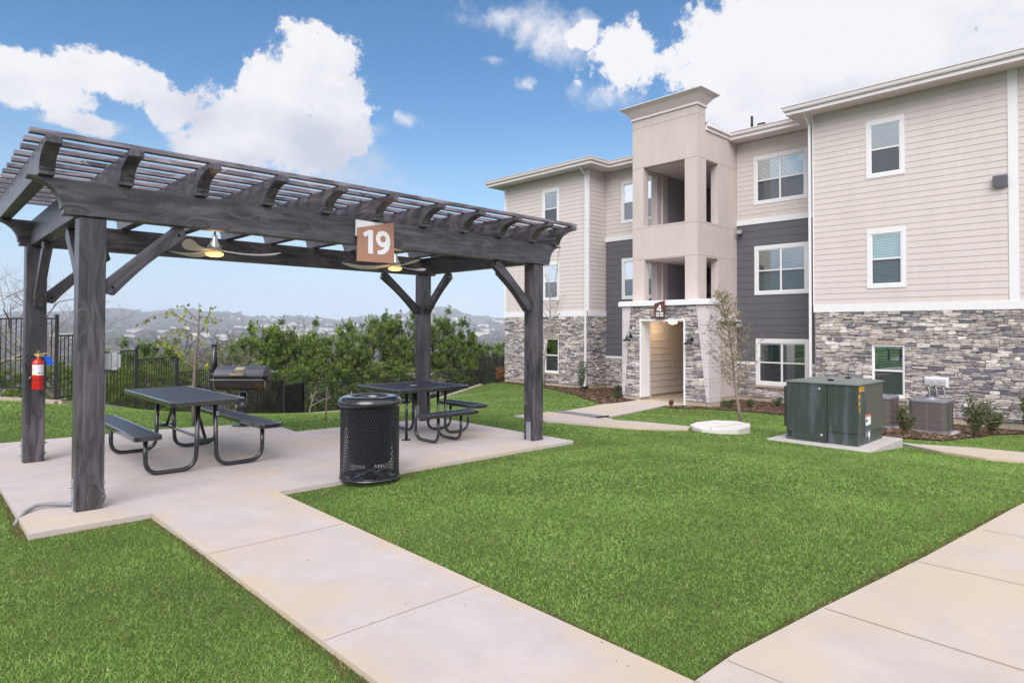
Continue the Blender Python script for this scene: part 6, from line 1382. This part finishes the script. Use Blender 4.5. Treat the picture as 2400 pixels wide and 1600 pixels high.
# ------------------------------------------------------------------ grass blades
def blades():
    cx, cy = 0., 0.; fwd = np.array([math.sin(R(43.8)), math.cos(R(43.8))]); rgt = np.array([fwd[1], -fwd[0]])
    P = []
    for d0, d1, dens, sc in ((0.5, 1.6, 9000, 1.0), (1.6, 3.6, 15000, 1.0), (3.6, 6, 8500, 1.25), (6, 10, 3800, 1.7), (10, 16, 1500, 2.4), (16, 34, 420, 3.6)):
        A = 1.25*(d1*d1-d0*d0)*1.06; n = int(A*dens); D = np.sqrt(rng.uniform(d0*d0, d1*d1, n)); T = rng.uniform(-1.28, 1.28, n)*D
        P.append(np.c_[D[:, None]*fwd + T[:, None]*rgt, np.full(n, sc)])
    P = np.concatenate(P); x, y = P[:, 0], P[:, 1]; keep = y < np.interp(x, FX, FY)-.32
    grow = lambda poly, e: poly
    for poly in (SLAB, PATH1, RW, PA, PB, ME1, ME2, oc, [(10.68,3.24),(12.42,3.24),(12.42,4.84),(10.68,4.84)], [(21,-9),(40,-9),(40,30),(21,30)], [(20.4,-9),(21.5,-9),(21.5,8),(20.4,8)], [(-9,-9),(15,-9),(15,.7),(-9,.7)] if False else [(50,50),(51,50),(51,51)]):
        keep &= ~inpoly(x, y, poly)
    P = P[keep]; n = len(P); x, y, sc = P[:, 0], P[:, 1], P[:, 2]; z = G(x, y)
    # natural patches: soft variation in tone and length
    pat = np.array([0.0])
    def fbm(x, y, f):
        v = np.zeros_like(x); a = 1.0
        for k in range(4):
            v += a*(np.sin(x*f+1.7*k+2.1*np.sin(y*f*.7+k))*np.cos(y*f*.9-k*1.3+1.6*np.sin(x*f*.6-k))); f *= 1.93; a *= .6
        return v
    pt_ = fbm(x, y, 2.1)*.5 + fbm(x, y, 7.0)*.35
    h = rng.uniform(.010, .021, n)*(1+.10*np.clip(pt_, -1, 1))*(.85+.15*sc); w = rng.uniform(.0028, .0046, n)*sc
    th = rng.uniform(0, 2*np.pi, n); lean = rng.uniform(.4, 2.1, n)*h; la = rng.uniform(0, 2*np.pi, n)
    bx0 = np.c_[np.cos(th), np.sin(th)]*w[:, None]/2
    v = np.zeros((n, 3, 3), np.float32); v[:, 0, :2] = np.c_[x, y]-bx0; v[:, 1, :2] = np.c_[x, y]+bx0; v[:, 2, 0] = x+np.cos(la)*lean; v[:, 2, 1] = y+np.sin(la)*lean; v[:, 0, 2] = z-.002; v[:, 1, 2] = z-.002; v[:, 2, 2] = z+h
    me = bpy.data.meshes.new('grass'); me.vertices.add(3*n); me.vertices.foreach_set('co', v.ravel()); me.loops.add(3*n); me.loops.foreach_set('vertex_index', np.arange(3*n, dtype=np.int32)); me.polygons.add(n); me.polygons.foreach_set('loop_start', np.arange(0, 3*n, 3, dtype=np.int32)); me.update(calc_edges=True)
    base = np.array([[.30,.47,.10],[.40,.52,.16],[.14,.27,.05],[.50,.57,.24],[.19,.41,.065]]); ci = rng.choice(5, n, p=[.34,.24,.2,.1,.12]); c = base[ci]*rng.uniform(.75, 1.25, n)[:, None]*(1+.19*np.clip(pt_, -1.2, 1.2)+.10*np.clip(fbm(x, y, .55), -1.3, 1.3))[:, None]
    ed = np.full(n, 9.0)
    for poly in (SLAB, PATH1, RW, PA, PB):
        for (xa, ya), (xb, yb) in zip(poly, poly[1:]+poly[:1]):
            L2 = (xb-xa)**2+(yb-ya)**2; tt = np.clip(((x-xa)*(xb-xa)+(y-ya)*(yb-ya))/L2, 0, 1); ed = np.minimum(ed, np.hypot(x-xa-tt*(xb-xa), y-ya-tt*(yb-ya)))
    near = (ed < .045*(1+.8*np.clip(pt_, -1, 1))) & (rng.random(n) < .72)
    dry = (rng.random(n) < .03) | near; c[dry] = np.array([.26,.17,.085])*rng.uniform(.5, 1.2, dry.sum())[:, None]
    col = np.ones((3*n, 4), np.float32); col[:, :3] = np.repeat(c, 3, axis=0); at = me.color_attributes.new('tint', 'FLOAT_COLOR', 'POINT'); at.data.foreach_set('color', col.ravel()); me.materials.append(MT['blade'])
    o = bpy.data.objects.new('grass', me); COL.objects.link(o); tag(o, 'short dense green grass blades covering the lawns', kind='stuff'); print('blades', n)
blades()

mb = MB()
for _ in range(260):
    x, y = random.choice(((random.uniform(1.55, 2.53), random.uniform(-1, 6)), (random.uniform(.75, 7.0), random.uniform(6.05, 9.3)), (random.uniform(2.6, 9), random.uniform(-2, .9)))); zz_ = (SZ(x) if y > 6 else -.004)+.003; s = random.choice((.002, .003, .004, .006)); a = random.uniform(0, 6.28); d = Vector((math.cos(a), math.sin(a), 0))*s; e = Vector((-d.y, d.x, 0))*.45; q = Vector((x, y, zz_)); c = random.choice(((.10,.07,.05), (.22,.17,.12), (.06,.05,.04), (.15,.16,.07))); mb.quad(q-d-e, q+d-e*.6+Vector((0, 0, .003)), q+d+e, q-d+e*.7, c)
o = obj('leaf_litter', mb, 'mulchbit'); tag(o, 'tiny bits of dry leaf and grit scattered on the concrete', kind='stuff')
# ------------------------------------------------------------------ far hillside: woodland and houses
def hz(az_, r): return float(hillz(np.array([az_]), np.array([r]))[0])
ico = []
def blob_mass(name, label, n, seed):
    r_ = np.random.default_rng(seed); base = [(0,0,1),(.89,0,.45),(.28,.85,.45),(-.72,.53,.45),(-.72,-.53,.45),(.28,-.85,.45),(.72,.53,-.3),(-.28,.85,-.3),(-.89,0,-.3),(-.28,-.85,-.3),(.72,-.53,-.3)]
    fs = [(0,1,2),(0,2,3),(0,3,4),(0,4,5),(0,5,1),(1,6,2),(2,6,7),(2,7,3),(3,7,8),(3,8,4),(4,8,9),(4,9,5),(5,9,10),(5,10,1),(1,10,6)]
    az_ = r_.uniform(-.05, 1.0, n); rr_ = 420*np.exp(r_.uniform(0, 1, n)*math.log(3700/420)); zz_ = hillz(az_, rr_); S = r_.uniform(2.2, 5.5, n)*(.75+rr_/2600); B = np.array(base)
    V = B[None]*S[:, None, None]*np.array([1.5, 1.5, .75])*r_.uniform(.75, 1.25, (n, 11, 1)); V[:, :, 0] += (rr_*np.sin(az_))[:, None]; V[:, :, 1] += (rr_*np.cos(az_))[:, None]; V[:, :, 2] += zz_[:, None]+S[:, None]*.1
    F = (np.array(fs)[None]+np.arange(n)[:, None, None]*11).reshape(-1, 3); me = bpy.data.meshes.new(name); me.vertices.add(11*n); me.vertices.foreach_set('co', V.astype(np.float32).ravel()); me.loops.add(F.size); me.loops.foreach_set('vertex_index', F.astype(np.int32).ravel()); me.polygons.add(len(F)); me.polygons.foreach_set('loop_start', np.arange(0, F.size, 3, dtype=np.int32)); me.update(calc_edges=True)
    C = np.array([[.045,.060,.030],[.060,.070,.042],[.085,.075,.060],[.035,.050,.028],[.11,.095,.08]])[r_.choice(5, n)]*r_.uniform(.7, 1.25, n)[:, None]; col = np.ones((11*n, 4), np.float32); col[:, :3] = np.repeat(C, 11, axis=0); at = me.color_attributes.new('tint', 'FLOAT_COLOR', 'POINT'); at.data.foreach_set('color', col.ravel()); me.materials.append(MT['farleaf'])
    o = bpy.data.objects.new(name, me); COL.objects.link(o); tag(o, label, kind='stuff')
blob_mass('far_woodland', 'hazy scrub and trees covering the distant hills', 9000, 5)
def house_proto(w, d, h, seed):
    m = MB(); m.box((-w/2, -d/2, -3), (w/2, d/2, h)); m2 = MB(); e = .6; m2.add([(-w/2-e, -d/2-e, h), (w/2+e, -d/2-e, h), (w/2+e, d/2+e, h), (-w/2-e, d/2+e, h), (-w/2+2, 0, h+2.4), (w/2-2, 0, h+2.4)], [(0,1,5,4), (1,2,5), (2,3,4,5), (3,0,4), (3,2,1,0)])
    return m.mesh('wall', MT['housew']), m2.mesh('roof', MT['houser'])
HPt = [house_proto(18, 11, 6, 0), house_proto(28, 12, 7, 1), house_proto(13, 10, 5, 2), house_proto(42, 14, 9, 3)]
hr = random.Random(17)
for i in range(120):
    a = hr.uniform(.03, .78); r = hr.choice((hr.uniform(1500, 2100), hr.uniform(2100, 3300), hr.uniform(2600, 3500)))
    if i % 3 == 0: a = hr.gauss(.45, .05); r = hr.uniform(1700, 2500)
    k = hr.choices(range(4), (5, 3, 4, 2))[0]; wl_, rf_ = HPt[k]
    t = thing('house', 'pale house far away on the hazy hillside', 'house', (r*math.sin(a), r*math.cos(a), hz(a, r)), -a+hr.uniform(-.5, .5), 'pale houses scattered on the hillside')
    for nm, me in (('wall', wl_), ('roof', rf_)): o = bpy.data.objects.new(nm, me); COL.objects.link(o); o.parent = t

# ------------------------------------------------------------------ haze
hb = MB(); hb.box((-4600, -4600, -262), (4600, 4600, 190)); hm = bpy.data.materials.new('haze'); hm.use_nodes = True; ht = hm.node_tree; ht.nodes.clear(); ho = ht.nodes.new('ShaderNodeOutputMaterial'); pv = ht.nodes.new('ShaderNodeVolumePrincipled')
pv.inputs['Color'].default_value = (.76, .83, 1.0, 1); pv.inputs['Density'].default_value = .00023; pv.inputs['Anisotropy'].default_value = -0.35; ht.links.new(pv.outputs[0], ho.inputs['Volume'])
hz_o = obj('haze', hb, hm); tag(hz_o, 'thin blue haze in the air over the valley', kind='stuff'); hz_o.display_type = 'WIRE'
